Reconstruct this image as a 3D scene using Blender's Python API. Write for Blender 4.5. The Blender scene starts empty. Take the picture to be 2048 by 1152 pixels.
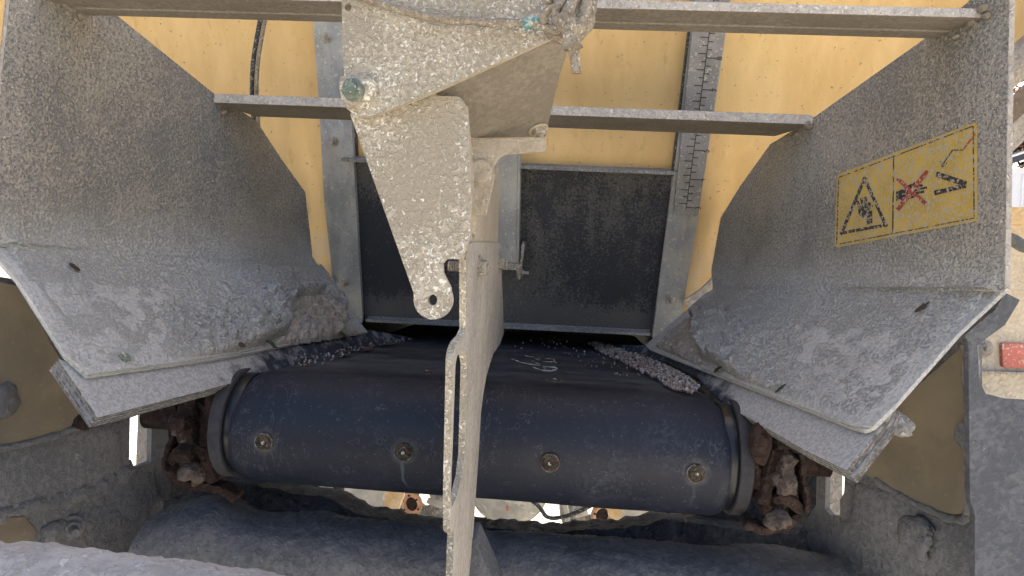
import bpy, bmesh, math, random
from mathutils import Vector as V, Matrix, noise
from mathutils.geometry import tessellate_polygon
random.seed(7)
S = bpy.context.scene
COL = S.collection
CZ = 1.2                      # eye height
# ------------------------------------------------------------------ camera
F = 1384.0                    # focal length in photo pixels (2048 wide)
def _basis(p=1.5, xb=.0714, xr=-.0545):
    X = V((1, xr, xb)).normalized()
    c = math.sin(math.radians(p))
    Z = V((0, math.cos(math.radians(p)), c)); Z -= Z.dot(X) * X; Z.normalize()
    return Matrix((X, Z.cross(X), Z))
R = _basis()
cam = bpy.data.cameras.new('camera'); camo = bpy.data.objects.new('camera', cam); COL.objects.link(camo)
camo.matrix_world = Matrix.Translation((0, 0, CZ)) @ R.to_4x4()
cam.sensor_width = 36; cam.lens = F / 2048 * 36; cam.clip_start = .02; cam.clip_end = 400
S.camera = camo
# ------------------------------------------------------------------ light
SUN_EL, SUN_AZ = 56, 22       # sun ahead of the camera, a little to the right
w = bpy.data.worlds.new('World'); S.world = w; w.use_nodes = True
wn = w.node_tree; sky = wn.nodes.new('ShaderNodeTexSky'); sky.sky_type = 'NISHITA'; sky.sun_disc = False
sky.sun_elevation = math.radians(SUN_EL); sky.sun_rotation = math.radians(SUN_AZ)
sky.air_density = .7; sky.dust_density = 6.0; sky.ozone_density = .3
wn.links.new(sky.outputs[0], wn.nodes['Background'].inputs[0]); wn.nodes['Background'].inputs[1].default_value = .13
sl = bpy.data.lights.new('sun', 'SUN'); sl.energy = 4; sl.angle = math.radians(.5); sl.color = (1, .94, .84)
so = bpy.data.objects.new('sun', sl); COL.objects.link(so)
_d = V((math.sin(math.radians(SUN_AZ)) * math.cos(math.radians(SUN_EL)), math.cos(math.radians(SUN_AZ)) * math.cos(math.radians(SUN_EL)), math.sin(math.radians(SUN_EL))))
so.rotation_euler = _d.to_track_quat('Z', 'Y').to_euler()
S.view_settings.view_transform = 'Standard'; S.view_settings.look = 'None'; S.view_settings.gamma = 1
S.view_settings.use_curve_mapping = False
S.view_settings.exposure = 1.86
# ------------------------------------------------------------------ projection of measured photo points onto real planes
def ray(x, y): return R @ V(((x - 1024) / F, -(y - 576) / F, -1))
def at(x, y, Y): d = ray(x, y); d = d * (Y / d.y); d.z += CZ; return d
def on(x, y, pl):
    p, n = pl; d = ray(x, y); c = V((0, 0, CZ)); return c + d * ((p - c).dot(n) / d.dot(n))
def off(pl, k): return (pl[0] + pl[1] * k, pl[1])
def plane3(a, b, c, toward=V((0, 0, CZ))):
    n = (b - a).cross(c - a).normalized()
    if n.dot(toward - a) < 0: n = -n
    return (a, n)
XC = -.085
WALL = (V((0, 1.18, CZ - .085)), V((0, -1, -.348)).normalized())
RF = (V((.236, 1.12, CZ)), V((-.966, -.259, 0)).normalized())
LF = (V((2 * XC - .236, 1.12, CZ)), V((.966, -.259, 0)).normalized())
def YP(y): return (V((0, y, CZ)), V((0, -1, 0)))
def XP(x): return (V((x, .6, CZ)), V((1, 0, 0)))
# ------------------------------------------------------------------ materials
def lin(r, g, b): return tuple(((c / 255) / 12.92 if c / 255 <= .04045 else ((c / 255 + .055) / 1.055) ** 2.4) for c in (r, g, b)) + (1,)
class NT:
    def __init__(s, name):
        s.m = bpy.data.materials.new(name); s.m.use_nodes = True; s.t = s.m.node_tree
        s.b = s.t.nodes['Principled BSDF']; s.g = s.t.nodes.new('ShaderNodeNewGeometry').outputs['Position']
    def n(s, k, **kw):
        o = s.t.nodes.new(k)
        for a, b in kw.items(): setattr(o, a, b)
        return o
    def setin(s, sock, v):
        if hasattr(v, 'is_linked'): s.t.links.new(v, sock)
        else: sock.default_value = v
    def vec(s, sc):
        o = s.n('ShaderNodeVectorMath', operation='MULTIPLY'); s.setin(o.inputs[0], s.g); o.inputs[1].default_value = sc; return o.outputs[0]
    def noise(s, scale, detail=3, rough=.5, vec=None, dist=0):
        o = s.n('ShaderNodeTexNoise'); s.setin(o.inputs['Vector'], vec if vec is not None else s.g)
        o.inputs['Scale'].default_value = scale; o.inputs['Detail'].default_value = detail; o.inputs['Roughness'].default_value = rough
        o.inputs['Distortion'].default_value = dist; return o.outputs['Fac']
    def voro(s, scale, feature='F1', vec=None):
        o = s.n('ShaderNodeTexVoronoi', feature=feature); s.setin(o.inputs['Vector'], vec if vec is not None else s.g); o.inputs['Scale'].default_value = scale
        return o.outputs['Distance']
    def rng(s, v, a, b, c=0, d=1):
        o = s.n('ShaderNodeMapRange'); o.interpolation_type = 'SMOOTHSTEP' if a < b else 'LINEAR'
        s.setin(o.inputs[0], v)
        for i, q in enumerate((a, b, c, d)): s.setin(o.inputs[i + 1], q)
        return o.outputs[0]
    def math(s, op, a, b=0):
        o = s.n('ShaderNodeMath', operation=op); s.setin(o.inputs[0], a); s.setin(o.inputs[1], b); return o.outputs[0]
    def mix(s, f, a, b):
        o = s.n('ShaderNodeMix', data_type='RGBA'); s.setin(o.inputs[0], f); s.setin(o.inputs[6], a); s.setin(o.inputs[7], b); return o.outputs[2]
    def xyz(s):
        o = s.n('ShaderNodeSeparateXYZ'); s.setin(o.inputs[0], s.g); return o.outputs
    def bump(s, h, dist, strength=1, prev=None):
        o = s.n('ShaderNodeBump'); s.setin(o.inputs['Height'], h); o.inputs['Distance'].default_value = dist; o.inputs['Strength'].default_value = strength
        if prev is not None: s.setin(o.inputs['Normal'], prev)
        return o.outputs[0]
    def out(s, col, rough=.9, nrm=None, metal=0, spec=.3):
        s.setin(s.b.inputs['Base Color'], col); s.setin(s.b.inputs['Roughness'], rough); s.setin(s.b.inputs['Metallic'], metal)
        s.b.inputs['Specular IOR Level'].default_value = spec
        if nrm is not None: s.setin(s.b.inputs['Normal'], nrm)
        return s.m
def M_dust(name, base, dust, speck, cover=.5, speckt=.60, sscale=260, patch=7, patchk=.5, bump=.0012, rough=.9, zramp=None, streak=0, metal=0, bscale=1.0, foot=None, fk=.55, clump=.25, sdet=2):
    """painted or bare steel under a film of dried lime: base shows where dust is thin, flecks on top"""
    t = NT(name)
    p = t.noise(patch, 4, .6)
    f = t.noise(sscale * .8 * bscale, 3, .6, dist=.4)
    a = t.math('ADD', t.math('MULTIPLY', f, fk), t.math('MULTIPLY', p, patchk))
    if zramp: a = t.math('ADD', a, t.rng(t.xyz()[2], CZ + zramp[0], CZ + zramp[1], zramp[2], 0))
    if streak:
        a = t.math('ADD', a, t.math('MULTIPLY', t.math('SUBTRACT', t.noise(60, 3, .6, vec=t.vec((1, 1, .06))), .5), streak))
    c0 = (fk + patchk) * .5 + (.5 - cover) * .3
    k = t.rng(a, c0 - .10, c0 + .10)
    c = t.mix(k, base, dust)
    v = t.noise(sscale, sdet, .55, dist=.6)
    v2 = t.math('ADD', v, t.math('MULTIPLY', t.math('SUBTRACT', p, .5), clump))
    s = t.rng(v2, speckt, speckt + .035)
    c = t.mix(s, c, speck)
    big = t.noise(2.3, 3, .5)
    dk = tuple(q * .72 for q in dust[:3]) + (1,)
    c = t.mix(t.rng(big, .52, .72, 0, .5), c, dk)
    if foot:   # lime film thickening down to the fold of the chute
        runs = t.math('MULTIPLY', t.rng(t.noise(42, 2, .5, vec=t.vec((1, 1, .05))), .645, .69), t.rng(t.noise(6, 3, .6), .45, .6, 0, .4))
        c = t.mix(runs, c, (.44, .425, .38, 1))
        sm = t.noise(7, 4, .7, vec=t.vec((1, 1, .5)), dist=.8)
        c = t.mix(t.rng(sm, .56, .70, 0, .3), c, (.20, .20, .19, 1)); c = t.mix(t.rng(sm, .44, .30, 0, .4), c, (.42, .39, .33, 1))
        z = t.math('ADD', t.xyz()[2], t.math('MULTIPLY', t.math('SUBTRACT', t.noise(26, 4, .6), .5), .07))
        z = t.math('ADD', z, t.math('MULTIPLY', t.math('SUBTRACT', f, .5), .05))
        lm = t.mix(t.rng(f, .4, .6), (.375, .378, .355, 1), (.51, .51, .48, 1))
        c = t.mix(t.rng(z, CZ + foot, CZ + .004), c, lm); s = t.math('MULTIPLY', s, t.rng(z, CZ, CZ + foot, .4, 1))
    h = t.math('ADD', t.math('ADD', s, t.math('MULTIPLY', f, 1.4)), t.math('MULTIPLY', k, .4))
    return t.out(c, rough, t.bump(h, bump), metal, .25)
DARKST = (.085, .083, .08, 1); 
m_chute = M_dust('dusty_stainless', (.21, .212, .20, 1), (.385, .36, .305, 1), (.64, .60, .51, 1), cover=.64, speckt=.615, sscale=420, patch=3.2, patchk=.6, bump=.0020, streak=.1, foot=.05, fk=.8, clump=.35)
m_lime = M_dust('caked_lime', (.39, .392, .37, 1), (.52, .52, .49, 1), (.66, .66, .63, 1), cover=.62, speckt=.62, sscale=320, patch=14, bump=.0013)
m_frame = M_dust('dusty_frame', (.125, .13, .135, 1), (.195, .198, .20, 1), (.30, .295, .28, 1), cover=.5, speckt=.68, sscale=200, patch=9, bump=.0012)
m_sunny = M_dust('sunlit_beige', (.56, .49, .37, 1), (.68, .60, .46, 1), (.8, .74, .62, 1), cover=.5, speckt=.64, sscale=220, patch=12, bump=.0012)  # beige lightened to stand for the sun on these panels
m_framelite = M_dust('light_frame_dust_sun', (.34, .31, .27, 1), (.47, .43, .37, 1), (.62, .58, .5, 1), cover=.55, speckt=.6, sscale=150, patch=9, bump=.002)  # light dusty steel; also carries sunlight painted on rims and opening plates
m_plate = M_dust('speckled_bracket', (.35, .31, .235, 1), (.49, .445, .35, 1), (.82, .79, .69, 1), cover=.55, speckt=.575, sscale=340, patch=13, patchk=.7, bump=.0013, fk=.8, clump=.45, sdet=2)
m_arm = M_dust('speckled_arm', (.40, .345, .26, 1), (.52, .46, .36, 1), (.72, .67, .56, 1), cover=.55, speckt=.64, sscale=330, patch=12, bump=.0007, streak=.15)
m_armlow = M_dust('lime_film_steel', (.33, .305, .265, 1), (.46, .43, .375, 1), (.68, .64, .56, 1), cover=.55, speckt=.68, sscale=300, patch=12, bump=.0005, streak=.3)
m_bar = M_dust('dusty_crossbar', (.21, .185, .145, 1), (.28, .25, .20, 1), (.40, .37, .31, 1), cover=.5, speckt=.68, sscale=260, patch=10, bump=.0006)
m_barlit = M_dust('lit_bar_edge', (.36, .34, .31, 1), (.52, .49, .44, 1), (.68, .64, .58, 1), cover=.6, speckt=.6, sscale=300, patch=16, bump=.0012)  # same bar steel, painted lighter where the front edge catches light
m_rub = M_dust('scraped_rubber', (.035, .042, .055, 1), (.10, .105, .115, 1), (.26, .26, .27, 1), cover=.42, speckt=.66, sscale=90, patch=22, patchk=.7, bump=.0006, rough=.7)
m_gate = M_dust('dull_black_steel', (.032, .036, .044, 1), (.095, .096, .093, 1), (.19, .185, .165, 1), cover=.5, speckt=.64, sscale=360, patch=5, patchk=1.1, bump=.0005, rough=.65, zramp=(-.09, -.04, .35), streak=.45, clump=.5, fk=.9)
m_lip = M_dust('dusty_lip', (.17, .18, .18, 1), (.30, .30, .29, 1), (.45, .44, .42, 1), cover=.5, sscale=300, bump=.0005, rough=.7)
m_rust = M_dust('rusty_iron', (.024, .016, .013, 1), (.052, .033, .026, 1), (.11, .08, .065, 1), cover=.5, speckt=.68, sscale=150, patch=30, bump=.0025)
m_clay = M_dust('caked_clay', (.07, .055, .046, 1), (.135, .108, .09, 1), (.2, .17, .145, 1), cover=.55, speckt=.66, sscale=120, patch=40, bump=.003)
m_mud = M_dust('shaded_caked_mud', (.045, .05, .06, 1), (.09, .095, .105, 1), (.17, .17, .175, 1), cover=.5, speckt=.68, sscale=140, patch=20, bump=.003)  # mud with the shade behind the beam put into its colour
m_shade = M_dust('shade_black', (.018, .018, .02, 1), (.04, .04, .043, 1), (.09, .09, .09, 1), cover=.5, speckt=.7, sscale=140, patch=20, bump=.003)  # near-black colour standing for deep shade
m_beam = M_dust('caked_beam', (.10, .106, .115, 1), (.15, .157, .166, 1), (.24, .24, .24, 1), cover=.5, speckt=.69, sscale=210, patch=14, bump=.0013)
m_boltm = M_dust('dusty_bolt', (.22, .20, .16, 1), (.42, .39, .33, 1), (.6, .57, .5, 1), cover=.55, sscale=400, patch=60, bump=.0006, rough=.75)
m_green = M_dust('verdigris_bolt', (.10, .15, .125, 1), (.26, .28, .22, 1), (.5, .5, .44, 1), cover=.5, sscale=260, patch=70, bump=.0008, rough=.6)
m_rope = M_dust('dusty_rope', (.20, .17, .125, 1), (.34, .295, .225, 1), (.62, .57, .47, 1), cover=.55, speckt=.6, sscale=420, patch=60, bump=.0008)
m_gravelm = M_dust('pellet_grains', (.20, .15, .125, 1), (.42, .34, .30, 1), (.68, .62, .57, 1), cover=.5, sscale=300, patch=230, bump=.0004)
m_undertan = M_dust('sunlit_tan', (.60, .42, .20, 1), (.74, .56, .33, 1), (.85, .75, .55, 1), cover=.5, sscale=60, patch=10, bump=.001)  # tan raised in colour to stand for sunlight
m_undergrey = M_dust('sunlit_undergrey', (.42, .41, .34, 1), (.55, .53, .44, 1), (.65, .62, .52, 1), cover=.5, sscale=30, patch=12, bump=.001)  # grey brightened so the parts under the roller look sunlit
m_tyre = M_dust('dusty_tyre', (.2, .19, .165, 1), (.42, .39, .33, 1), (.5, .48, .42, 1), cover=.5, sscale=60, patch=20, bump=.002)
def M_tan():
    t = NT('weathered_tan_panel')
    st = t.noise(26, 4, .6, vec=t.vec((1, 1, .05)))
    st2 = t.noise(110, 3, .6, vec=t.vec((1, 1, .03)))
    bl = t.noise(4, 3, .5)
    c = t.mix(t.rng(st, .2, .9), (.60, .39, .145, 1), (.76, .53, .24, 1))
    c = t.mix(t.rng(bl, .45, .75, 0, .6), c, (.68, .51, .235, 1))
    c = t.mix(t.rng(st2, .6, .8, 0, .22), c, (.74, .58, .31, 1))
    sp = t.noise(190, 2, .5); c = t.mix(t.rng(sp, .69, .74, 0, .75), c, (.22, .14, .07, 1))
    x = t.xyz()
    # lime film thickening toward the foot of the panel and close to the rails
    film = t.math('MULTIPLY', t.rng(x[2], CZ + .12, CZ - .10, 0, 1), t.rng(t.noise(38, 4, .7), .35, .62))
    c = t.mix(t.math('MULTIPLY', film, .75), c, (.47, .43, .36, 1))
    rail = t.rng(t.noise(55, 4, .65, vec=t.vec((1, 1, .25))), .60, .72, 0, .35)
    c = t.mix(rail, c, (.40, .26, .09, 1))
    return t.out(c, .62, t.bump(t.math('ADD', t.math('MULTIPLY', st2, .5), sp), .0006), 0, .35)
m_tan = M_tan()
def M_olive():
    t = NT('stained_olive_paint')
    a = t.noise(9, 4, .6); b = t.noise(120, 3, .6)
    c = t.mix(t.rng(a, .35, .65), (.18, .155, .11, 1), (.27, .225, .15, 1))
    c = t.mix(t.rng(t.noise(5, 3), .52, .66, 0, .8), c, (.11, .09, .07, 1))
    c = t.mix(t.rng(b, .60, .7, 0, .5), c, (.25, .22, .17, 1))
    return t.out(c, .7, t.bump(b, .0008), 0, .3)
m_olive = M_olive()
def M_galv():
    t = NT('galvanised_rail')
    a = t.noise(40, 4, .6, vec=t.vec((1, 1, .25))); b = t.noise(240, 2, .6)
    c = t.mix(t.rng(a, .35, .65), (.27, .285, .285, 1), (.37, .38, .365, 1))
    c = t.mix(t.rng(b, .63, .68, 0, .6), c, (.17, .17, .16, 1))
    c = t.mix(t.rng(t.noise(170, 2), .62, .68, 0, .6), c, (.55, .53, .48, 1))
    c = t.mix(t.rng(t.noise(12, 4, .6), .55, .7, 0, .5), c, (.42, .38, .30, 1))
    return t.out(c, .6, t.bump(b, .0005), .25, .4)
m_galv = M_galv()
def M_ruler():
    t = NT('dull_grey_scale')
    b = t.noise(300, 2, .6)
    c = t.mix(t.rng(t.noise(30, 3), .35, .7), (.20, .195, .185, 1), (.27, .26, .245, 1))
    c = t.mix(t.rng(b, .615, .65, 0, .75), c, (.5, .47, .42, 1))
    return t.out(c, .6, t.bump(b, .0005), .2, .4)
m_ruler = M_ruler()
def M_belt():
    t = NT('blue_black_belt')
    a = t.noise(14, 4, .6); f = t.noise(260, 3, .6)
    c = t.mix(t.rng(a, .3, .7), (.006, .0100, .021, 1), (.0115, .0165, .029, 1))
    # pale rings left by dried drops
    wv = t.n('ShaderNodeTexNoise'); wv.inputs['Scale'].default_value = 170; t.setin(wv.inputs['Vector'], t.g)
    wa = t.n('ShaderNodeVectorMath', operation='MULTIPLY_ADD'); t.setin(wa.inputs[0], wv.outputs['Color']); wa.inputs[1].default_value = (.006,) * 3; t.setin(wa.inputs[2], t.g)
    v = t.voro(95, vec=wa.outputs[0]); v2 = t.noise(24, 2)
    ring = t.math('MULTIPLY', t.rng(t.math('ABSOLUTE', t.math('SUBTRACT', v, .27)), .045, .0), t.rng(v2, .50, .57))
    c = t.mix(t.math('MULTIPLY', ring, .45), c, (.10, .12, .17, 1))
    # dust specks
    c = t.mix(t.rng(t.noise(420, 2, .5), .68, .72, 0, .5), c, (.14, .15, .17, 1))
    # runs of dried water
    st = t.noise(34, 4, .7, vec=t.vec((1, .35, .35)), dist=.8)
    c = t.mix(t.math('MULTIPLY', t.rng(t.math('ABSOLUTE', t.math('SUBTRACT', st, .5)), .012, 0), t.rng(t.noise(9, 2), .5, .6, 0, .35)), c, (.12, .13, .16, 1))
    xz = t.xyz()
    for rx_, w_ in ((-.160, .5), (.151, .15), (-.315, .1)):
        d_ = t.math('ABSOLUTE', t.math('ADD', t.math('ADD', xz[0], -rx_), t.math('MULTIPLY', t.math('SUBTRACT', t.noise(40, 3), .5), .012)))
        k_ = t.math('MULTIPLY', t.rng(d_, .0022, .0004), t.math('MULTIPLY', t.rng(xz[2], CZ - .211, CZ - .216), t.rng(xz[2], CZ - .255, CZ - .235, 0, w_)))
        c = t.mix(k_, c, (.13, .15, .18, 1))
        hx = t.n('ShaderNodeVectorMath', operation='DISTANCE'); t.setin(hx.inputs[0], t.g); hx.inputs[1].default_value = (rx_, .734, CZ - .205)
        hal = t.math('ADD', hx.outputs['Value'], t.math('MULTIPLY', t.math('SUBTRACT', t.noise(120, 3, .7), .5), .012))
        c = t.mix(t.rng(hal, .017, .010, 0, .55), c, (.10, .10, .105, 1))
    wear = t.math('MULTIPLY', t.rng(t.noise(7, 5, .7, vec=t.vec((1, .6, .6))), .52, .68), t.rng(t.noise(190, 3, .7), .42, .6, 0, .32))
    c = t.mix(wear, c, (.075, .085, .11, 1))
    # the flat run behind the crest carries a thin grey film
    y = t.xyz()[1]
    fl = t.math('MULTIPLY', t.rng(y, .79, .86), t.rng(t.xyz()[2], CZ - .15, CZ - .137))
    fl = t.math('MULTIPLY', fl, t.rng(t.noise(18, 4, .6, vec=t.vec((.5, 1.6, 1))), .35, .7, .15, .6))
    c = t.mix(fl, c, (.125, .128, .135, 1))
    h = t.math('ADD', t.math('MULTIPLY', f, .5), t.math('MULTIPLY', t.rng(v, .3, .1), t.rng(v2, .54, .62)))
    return t.out(c, t.rng(a, .3, .7, .45, .65), t.bump(h, .0007), 0, .4)
m_belt = M_belt()
def M_flat(name, c, rough=.6, spec=.4, var=.25, sc=80, metal=0, dusty=0, dcol=(.5, .46, .38, 1)):
    t = NT(name); a = t.noise(sc, 3, .6)
    k = t.mix(t.rng(a, .3, .7), tuple(q * (1 - var) for q in c[:3]) + (1,), c)
    if dusty: k = t.mix(t.rng(t.noise(300, 2, .55, dist=.6), .60 - dusty, .66 - dusty), k, dcol)
    return t.out(k, rough, t.bump(a, .0003), metal, spec)
m_collar = M_flat('collar_rubber', (.055, .055, .060, 1), .8, .3, .3, 120)
m_groove = M_flat('wet_black_rubber', (.012, .013, .016, 1), .3, .5)
m_black = M_flat('black_hose', (.03, .032, .035, 1), .5, .4, .3, 200, dusty=.03, dcol=(.25, .23, .2, 1))
m_yel = M_flat('yellow_sticker', (.54, .38, .09, 1), .6, .3, .2, 40, dusty=.09, dcol=(.40, .36, .27, 1))
m_ink = M_flat('sticker_black', (.045, .042, .038, 1), .6, .3, .2, 60, dusty=.075, dcol=(.34, .31, .25, 1))
m_red = M_flat('sticker_red', (.36, .07, .055, 1), .6, .3, .2, 60, dusty=.06, dcol=(.5, .4, .32, 1))
m_refl = M_flat('faded_red_reflector', (.64, .20, .15, 1), .6, .3, .25, 60, dusty=.012, dcol=(.6, .5, .44, 1))
m_teal = M_flat('teal_tape', (.16, .36, .33, 1), .6, .3, .5, 300, dusty=.05, dcol=(.5, .46, .38, 1))
m_engr = M_flat('engraved_black', (.035, .034, .033, 1), .7)
m_leaf = M_flat('dead_leaf', (.07, .05, .035, 1), .9)
m_weed = M_flat('green_moss', (.07, .10, .05, 1), .9, .2, .5, 400)
m_siding = M_flat('white_siding', (.78, .80, .82, 1), .7, .3, .05, 3)
m_roof = M_flat('dark_roof', (.06, .07, .08, 1), .8)
m_bark = M_flat('bark', (.10, .075, .055, 1), .9)
m_fol = M_flat('autumn_leaf', (.17, .20, .05, 1), .8, .3, .5, 4)
m_fol2 = M_flat('rust_leaf', (.26, .10, .05, 1), .8, .3, .4, 4)
m_orange = M_flat('rusted_hub', (.72, .42, .24, 1), .8, .3, .4, 60)
def M_ground():
    t = NT('pale_gravel'); a = t.voro(34); b = t.noise(1.2, 5, .6); f = t.noise(60, 3, .7)
    c = t.mix(t.rng(b, .35, .65), (.40, .37, .32, 1), (.50, .46, .39, 1))
    c = t.mix(t.rng(a, .5, .8, 0, .6), c, (.20, .18, .15, 1))
    c = t.mix(t.rng(f, .6, .75, 0, .5), c, (.62, .59, .52, 1))
    return t.out(c, .95, t.bump(t.math('ADD', a, f), .012), 0, .2)
m_ground = M_ground()
# ------------------------------------------------------------------ mesh helpers
WORLD = {}
class MB:
    def __init__(s): s.v = []; s.f = []; s.mi = []; s.mats = []; s.sm = []
    def m(s, mat):
        if mat not in s.mats: s.mats.append(mat)
        return s.mats.index(mat)
    def add(s, vs, fs, mat, smooth=False):
        b = len(s.v); k = s.m(mat); s.v += [V(q) for q in vs]
        for f in fs: s.f.append([b + i for i in f]); s.mi.append(k); s.sm.append(smooth)
        return s
    def prism(s, poly, vec, mat, holes=(), sidemat=None):
        vec = V(vec); loops = [list(poly)] + [list(h) for h in holes]
        a = [q for l in loops for q in l]; n = len(a)
        b = [q + vec for q in a]
        if holes:
            tr = tessellate_polygon(loops)
        else: tr = [tuple(range(n))]
        # orientation: front face looks along -vec
        nn = V((0, 0, 0))
        L0 = loops[0]
        for i in range(len(L0)): nn += L0[i].cross(L0[(i + 1) % len(L0)])
        flip = nn.dot(vec) > 0
        fr = []
        for t in tr:
            if holes:
                tn = (a[t[1]] - a[t[0]]).cross(a[t[2]] - a[t[0]])
                t = tuple(t) if tn.dot(vec) < 0 else tuple(reversed(t))
            else: t = tuple(reversed(t)) if flip else tuple(t)
            fr.append(t)
        s.add(a + b, fr + [tuple(n + i for i in reversed(t)) for t in fr], mat)
        base = len(s.v) - 2 * n; k = s.m(sidemat or mat); o = 0
        for li, l in enumerate(loops):
            c = len(l)
            for i in range(c):
                j = (i + 1) % c
                s.f.append([base + o + i, base + o + j, base + n + o + j, base + n + o + i]); s.mi.append(k); s.sm.append(False)
            o += c
        return s
    def box(s, c, dx, dy, dz, mat, rot=None):
        vs = [V((x * dx / 2, y * dy / 2, z * dz / 2)) for x in (-1, 1) for y in (-1, 1) for z in (-1, 1)]
        if rot: vs = [rot @ q for q in vs]
        return s.add([V(c) + q for q in vs], [(0, 1, 3, 2), (4, 6, 7, 5), (0, 4, 5, 1), (2, 3, 7, 6), (0, 2, 6, 4), (1, 5, 7, 3)], mat)
    def cyl(s, p, d, r, h, mat, n=24, r2=None, smooth=True, rot=0):
        d = V(d).normalized(); u = d.orthogonal().normalized(); w_ = d.cross(u); r2 = r if r2 is None else r2
        vs = []
        for (q, rr) in ((V(p), r), (V(p) + d * h, r2)):
            for i in range(n):
                a = 2 * math.pi * i / n + rot; vs.append(q + (u * math.cos(a) + w_ * math.sin(a)) * rr)
        s.add(vs, [(i, (i + 1) % n, n + (i + 1) % n, n + i) for i in range(n)], mat, smooth)
        b = len(s.v) - 2 * n; k = s.m(mat)
        s.f.append([b + i for i in reversed(range(n))]); s.f.append([b + n + i for i in range(n)]); s.mi += [k, k]; s.sm += [False, False]
        return s
    def tube(s, pts, r, mat, n=12, wob=0, closed=False, twist=0):
        pts = [V(p) for p in pts]; N = len(pts); vs = []; u = None
        for i, p in enumerate(pts):
            if closed: t = (pts[(i + 1) % N] - pts[i - 1])
            else: t = pts[min(i + 1, N - 1)] - pts[max(i - 1, 0)]
            t.normalize()
            if u is None: u = t.orthogonal().normalized()
            u = (u - t * u.dot(t)).normalized(); w_ = t.cross(u)
            rr = r(i / (N - 1)) if callable(r) else r
            for k in range(n):
                a = 2 * math.pi * k / n
                q = rr * (1 + (.12 * math.cos(3 * a + i * twist) if twist else 0))
                vv = p + (u * math.cos(a) + w_ * math.sin(a)) * q
                if wob: vv += (vv - p) * wob * noise.noise(vv * 120)
                vs.append(vv)
        fs = [(i * n + k, i * n + (k + 1) % n, ((i + 1) % N) * n + (k + 1) % n, ((i + 1) % N) * n + k) for i in range(N if closed else N - 1) for k in range(n)]
        s.add(vs, fs, mat, True)
        if not closed:
            b = len(s.v) - N * n; k = s.m(mat)
            s.f.append([b + i for i in reversed(range(n))]); s.f.append([b + (N - 1) * n + i for i in range(n)]); s.mi += [k, k]; s.sm += [True, True]
        return s
    def blob(s, c, rx, ry, rz, mat, amp=.2, freq=40, n=24, m=14, flat=0):
        vs = []; c = V(c)
        for i in range(m + 1):
            th = math.pi * i / m
            for k in range(n):
                ph = 2 * math.pi * k / n
                q = V((math.sin(th) * math.cos(ph), math.sin(th) * math.sin(ph), math.cos(th)))
                p = c + V((q.x * rx, q.y * ry, q.z * rz))
                e = 1 + amp * noise.fractal(p * freq, 1, 2, 3)
                if flat: e = 1 + amp * (noise.cell(p * freq) - .5) + .12 * noise.noise(p * freq * 2)
                vs.append(c + (p - c) * e)
        return s.add(vs, [(i * n + k, (i + 1) * n + k, (i + 1) * n + (k + 1) % n, i * n + (k + 1) % n) for i in range(m) for k in range(n)], mat, True)
    def build(s, name, parent=None, bevel=0, label=None, weld=False):
        lo = V((min(q.x for q in s.v), min(q.y for q in s.v), min(q.z for q in s.v)))
        hi = V((max(q.x for q in s.v), max(q.y for q in s.v), max(q.z for q in s.v)))
        c = (lo + hi) / 2
        if parent is None: c.z = lo.z
        me = bpy.data.meshes.new(name); me.from_pydata([q - c for q in s.v], [], s.f)
        for mt in s.mats: me.materials.append(mt)
        me.polygons.foreach_set('material_index', s.mi); me.polygons.foreach_set('use_smooth', s.sm); me.update()
        if weld:
            bm = bmesh.new(); bm.from_mesh(me); bmesh.ops.remove_doubles(bm, verts=bm.verts, dist=1e-5); bm.to_mesh(me); bm.free()
        o = bpy.data.objects.new(name, me); COL.objects.link(o)
        if parent: o.parent = parent; o.location = c - WORLD[parent]
        else: o.location = c
        WORLD[o] = c
        if bevel:
            b = o.modifiers.new('bevel', 'BEVEL'); b.width = bevel; b.segments = 2; b.limit_method = 'ANGLE'; b.angle_limit = math.radians(50)
        if label: o['label'] = label
        return o
def empty(name, loc, label, cat, group=None):
    o = bpy.data.objects.new(name, None); COL.objects.link(o); o.location = loc; WORLD[o] = V(loc); o.empty_display_size = .1
    o['label'] = label; o['category'] = cat
    if group: o['group'] = group
    return o
def tag(o, label, cat, group=None, kind=None):
    o['label'] = label; o['category'] = cat
    if group: o['group'] = group
    if kind: o['kind'] = kind
    return o
def tr(pl, pts): return [on(x, y, pl) for x, y in pts]
def rnd(pts, idx, rad, k=6):
    """round the listed corners of a pixel outline"""
    out = []; n = len(pts)
    for i, p in enumerate(pts):
        if i not in idx: out.append(p); continue
        P = V((p[0], p[1])); A = V(pts[i - 1]); B = V(pts[(i + 1) % n])
        da, db = A - P, B - P; r = min(rad, da.length * .48, db.length * .48)
        a, b = P + da.normalized() * r, P + db.normalized() * r
        for j in range(k + 1):
            t = j / k; q = a * (1 - t) ** 2 + P * 2 * t * (1 - t) + b * t * t; out.append((q.x, q.y))
    return out
def sheet(name, pl, pts, th, mat, parent, holes=(), bevel=.0008, label=None, sidemat=None):
    b = MB(); b.prism(tr(pl, pts), -pl[1] * th, mat, [tr(pl, h) for h in holes], sidemat)
    return b.build(name, parent, bevel if not holes else 0, label)
def circle(cx, cy, rx, ry=None, n=24): return [(cx + rx * math.cos(2 * math.pi * i / n), cy + (ry or rx) * math.sin(2 * math.pi * i / n)) for i in range(n)]
def bolt(parent, p, d, r, mat, washer=True, stud=.5, name='bolt', head=.7):
    b = MB(); p = V(p); d = V(d).normalized()
    if washer: b.cyl(p, d, r * 1.5, r * .25, mat, 28); p = p + d * r * .25
    b.cyl(p, d, r, r * head, mat, 6, smooth=False, rot=random.random()); p = p + d * r * head
    if stud:
        k = 5
        for i in range(k): b.cyl(p + d * (stud * r * 2 * i / k), d, r * .52, r * stud, mat, 16, r2=r * .45)
    return b.build(name, parent, .0006)
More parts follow.
